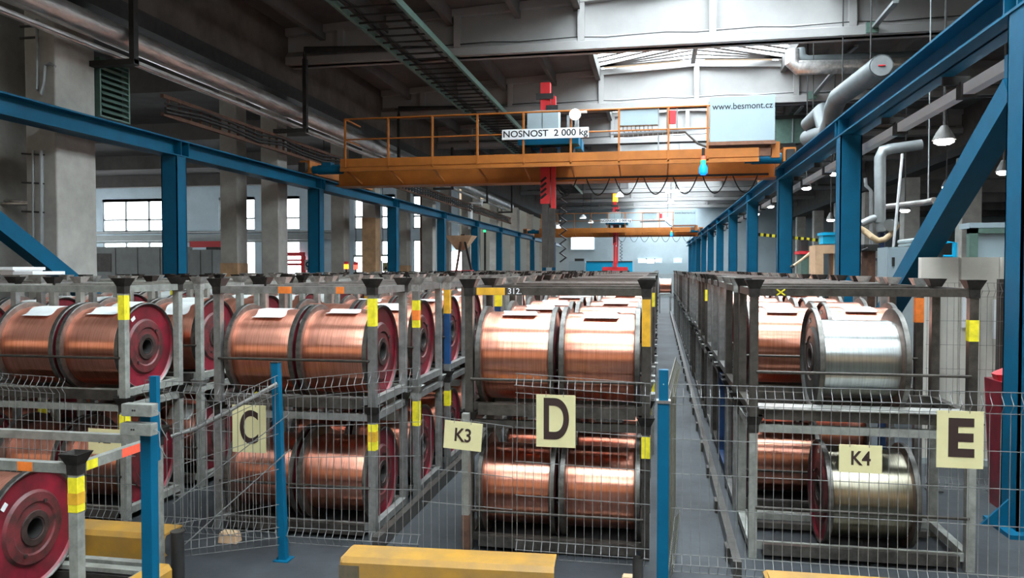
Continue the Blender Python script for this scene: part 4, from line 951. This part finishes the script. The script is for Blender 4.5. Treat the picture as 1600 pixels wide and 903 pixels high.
simple('conduit_pipe', 'thin grey offset conduit left of the extraction duct', 'conduit', [('tube', MB().tube([at(1352, 278, 15), at(1353, 290, 15), at(1361, 298, 15), at(1361, 400, 15), Vector((at(1361, 400, 15).x, 15, 0))], .03, 8), 'duct'), ('clip', MB().cbox(at(1361, 340, 15), (.1, .1, .04)), 'dark')])
simple('tube_light', 'unlit silver tubular luminaire hung across the machine side', 'light', [('tube', MB().tube([at(1385, 323, 14.5), at(1448, 316, 13.0), at(1460, 313, 12.7)], .05, 12), 'pipe'), ('hanger', MB().tube([at(1450, 316, 13), Vector((at(1450, 316, 13).x, 13, 7.3))], .01, 5), 'duct')])
LAMPS = [(1475, 219, 11.5), (1303, 271, 20.5), (1260, 293, 20), (1204, 322, 26), (1298, 343, 24), (1414, 328, 20), (1568, 268, 15), (1479, 292, 22), (1182, 334, 30)]
for k, (x, y, Y) in enumerate(LAMPS):
    a = at(x, y, Y); r_ = .11 if k else .13
    simple('high_bay_lamp', 'glowing high-bay lamp in the dark machine nave, %s' % ('the large one beside the diagonal brace', 'next to the second blue column top', 'left of the second blue column', 'at the third blue column', 'above the blue crate', 'above the silver tubular light', 'by the rightmost blue column', 'behind the diagonal brace', 'at the fourth blue column')[k], 'lamp',
           [('reflector', MB().tube([a, a + Vector((0, 0, .1)), a + Vector((0, 0, .2))], [r_ + .02, r_ * .8, .04], 16, cap=False), 'mgrey'), ('bulb', MB().tube([a + Vector((0, 0, -.06)), a + Vector((0, 0, -.03)), a + Vector((0, 0, .05))], [r_ * .6, r_, r_ * .8], 14), 'lamp'), ('drop_rod', MB().tube([a + Vector((0, 0, .2)), Vector((a.x, a.y, 6.22 if a.x > XR + .4 else roofz(a.x) + .05 if a.x > LB else 7.58))], .015, 5), 'dark')])
# work bench, crate and machines behind the racks
simple('wooden_stand', 'pale wooden crate stand behind the E row', 'crate', [('top', B(1274, 383, 1312, 396, 13.2, .5), 'wood'), ('leg', BF(1274, 396, 1287, 13.2, .5), 'wood'), ('leg', BF(1302, 396, 1308, 13.3, .3), 'wood')])
simple('plastic_crate', 'bright blue plastic crate on the wooden stand', 'crate', [('body', B(1286, 366, 1322, 380.5, 13.3, .3), 'cyan'), ('rim', B(1284.5, 363, 1324, 367, 13.26, .38), 'cyan')])
simple('pressure_hose', 'thin beige hose arching over beside the wooden stand', 'hose', [('hose', MB().tube([at(1240, 415, 14), at(1255, 404, 14), at(1268, 394, 14), at(1273, 400, 14), at(1274, 430, 14), Vector((at(1274, 430, 14).x, 14, 0))], .022, 8), 'tan'), ('nozzle', MB().tube([at(1240, 415, 14), at(1236, 418, 14)], .03, 8), 'dark')])
simple('drill_machine', 'dark machine head with handles beside the blue column', 'machine', [('head', B(1350, 382, 1374, 392, 13.0, .4), 'dark'), ('body', BF(1356, 392, 1368, 13.1, .4), 'rust'), ('handle', MB().tube([at(1346, 392, 12.9), at(1356, 388, 12.9)], .02, 6), 'dark')])
simple('tool_trolley', 'small red and green tool trolley seen past the third blue column', 'trolley', [('tray', B(1249, 392, 1266, 397, 15, .5), 'redp'), ('tools', B(1252, 375, 1263, 391, 15.2, .3), 'dark'), ('body', BF(1252, 397.5, 1264, 15.05, .4), 'green')])
simple('barrier_tape', 'yellow and black striped barrier bar stretched across the machine side', 'barrier', [('bar', MB().bar(at(1182, 366, 24), at(1285, 376, 24), .03, .09), 'yel'), ('black_bands', (lambda q: [q.bar(at(1184 + 9 * k, 366.2 + .87 * k, 23.97), at(1188 + 9 * k, 366.6 + .87 * k, 23.97), .035, .095) for k in range(11)] and q)(MB()), 'black'), ('support', MB().tube([at(1215, 370, 24.1), Vector((at(1215, 370, 24.1).x, 24.1, 0))], .03, 6), 'dark')])
simple('distribution_cabinet', 'light grey cabinet with a vent behind the diagonal blue brace', 'cabinet', [('body', B(1387, 386, 1432, 450, 11.5, .5), 'cab'), ('door', B(1389, 389, 1430, 450, 11.46, .03), 'cab'), ('vent_slots', B(1394, 402, 1398, 416, 11.44, .015), 'dark'), ('plinth', MB().box((at(1388, 420, 11.5).x, 11.5, 0), (at(1431, 420, 11.5).x, 12, 1.6)), 'cabg')])
simple('tube_stand', 'bright blue tubular stand behind the diagonal brace', 'stand', [('tube', MB().tube([at(1474, 379, 10.5), at(1492, 379, 10.5), Vector((at(1492, 379, 10.5).x, 10.5, 0))], .022, 8), 'cyan'), ('cross_bar', MB().tube([at(1474, 400, 10.5), at(1492, 400, 10.5)], .015, 8), 'cyan')])
simple('framed_booth', 'grey-green framed booth with pale blue panels behind the cream panels', 'booth', [('frame', B(1515, 356, 1600, 364, 9.3, .08, B(1515, 356, 1528, 402, 9.3, .08)), 'green'), ('panel', B(1528, 364, 1604, 404, 9.36, .04), 'cab'), ('header', B(1515, 348, 1604, 356, 9.3, .3), 'cab'), ('lower_wall', MB().box((at(1515, 410, 9.3).x, 9.32, 0), (at(1604, 410, 9.3).x, 9.5, at(1515, 402, 9.3).z)), 'cabg')])
simple('handrail_tube', 'grey horizontal guard rail in front of the framed booth', 'rail', [('tube', MB().tube([at(1405, 378, 12), at(1470, 370, 10.8)], .03, 8), 'cabg'), ('second_tube', MB().tube([at(1405, 384, 12), at(1470, 376, 10.8)], .02, 8), 'cabg')])
# cream panels and the tall mesh fence
o = thing('panel_screen', 'tall cream ribbed panel screen behind the tall mesh fence', 'screen', (0, 0, 0))
px0 = 3.1
p = MB(); pts = []
Yp = 7.9; a = at(1440, 402, Yp); b = at(1640, 402, Yp); x = a.x; k = 0
while x < b.x: p.box((x, Yp + (.05 if k % 2 else 0), .06), (x + .17, Yp + .09, a.z)); x += .175; k += 1
p.build('ribbed_panels', M['curtain'], o); MB().box((a.x, Yp - .02, 0), (b.x, Yp + .1, .06)).build('bottom_rail', M['cabg'], o)
B(1505, 452, 1520, 512, Yp - .06, .02).build('hanging_sheet', M['white'], o); B(1553, 468, 1580, 530, Yp - .06, .02).build('second_sheet', M['white'], o)
MB().box((at(1560, 560, Yp).x, Yp - .03, .3), (at(1582, 560, Yp).x, Yp - .001, 1.1)).build('stained_patch', M['ochre'], o)
def tall(label, x0, x1, Y, zt):
    a = at(x0, 440, Y); b = at(x1, 440, Y)
    g = mesh_panel('mesh_fence_panel', label, (a.x, Y), (b.x, Y), (zt, zt), .03, m='steel', step=.05)
    return g
tall('tall grey mesh fence panel in front of the cream screen', 1448, 1700, 6.9, at(1500, 442, 6.9).z)
for k, x in enumerate((1463, 1564)):
    a = at(x, 500, 6.95); simple('fence_post', 'slim grey post of the tall mesh fence, %s' % ('beside the diagonal brace' if k == 0 else 'next to the red bin'), 'post', [('shaft', MB().box((a.x - .025, 6.93, 0), (a.x + .025, 6.98, at(x, 436, 6.95).z)), 'mgrey'), ('foot_plate', MB().box((a.x - .06, 6.9, 0), (a.x + .06, 7.02, .01)), 'mgrey')])
a = at(1558, 600, 6.6); simple('waste_bin', 'red plastic bin with a red bag stuffed in its top beside the last blue column', 'bin', [('body', MB().frus((a.x + .1, 6.55), (.22, .26), (.30, .32), 0, at(1574, 598, 6.4).z), 'red'), ('bag', MB().tube([(a.x + .1, 6.55, at(1574, 598, 6.4).z - .02), (a.x + .1, 6.55, at(1574, 590, 6.4).z + .03), (a.x + .08, 6.55, at(1574, 582, 6.4).z + .03)], [.13, .15, .07], 10), 'redp'), ('white_bag', MB().tube([(a.x + .22, 6.33, .95), (a.x + .22, 6.32, .7), (a.x + .2, 6.33, .45)], [.02, .12, .06], 10), 'bag')])
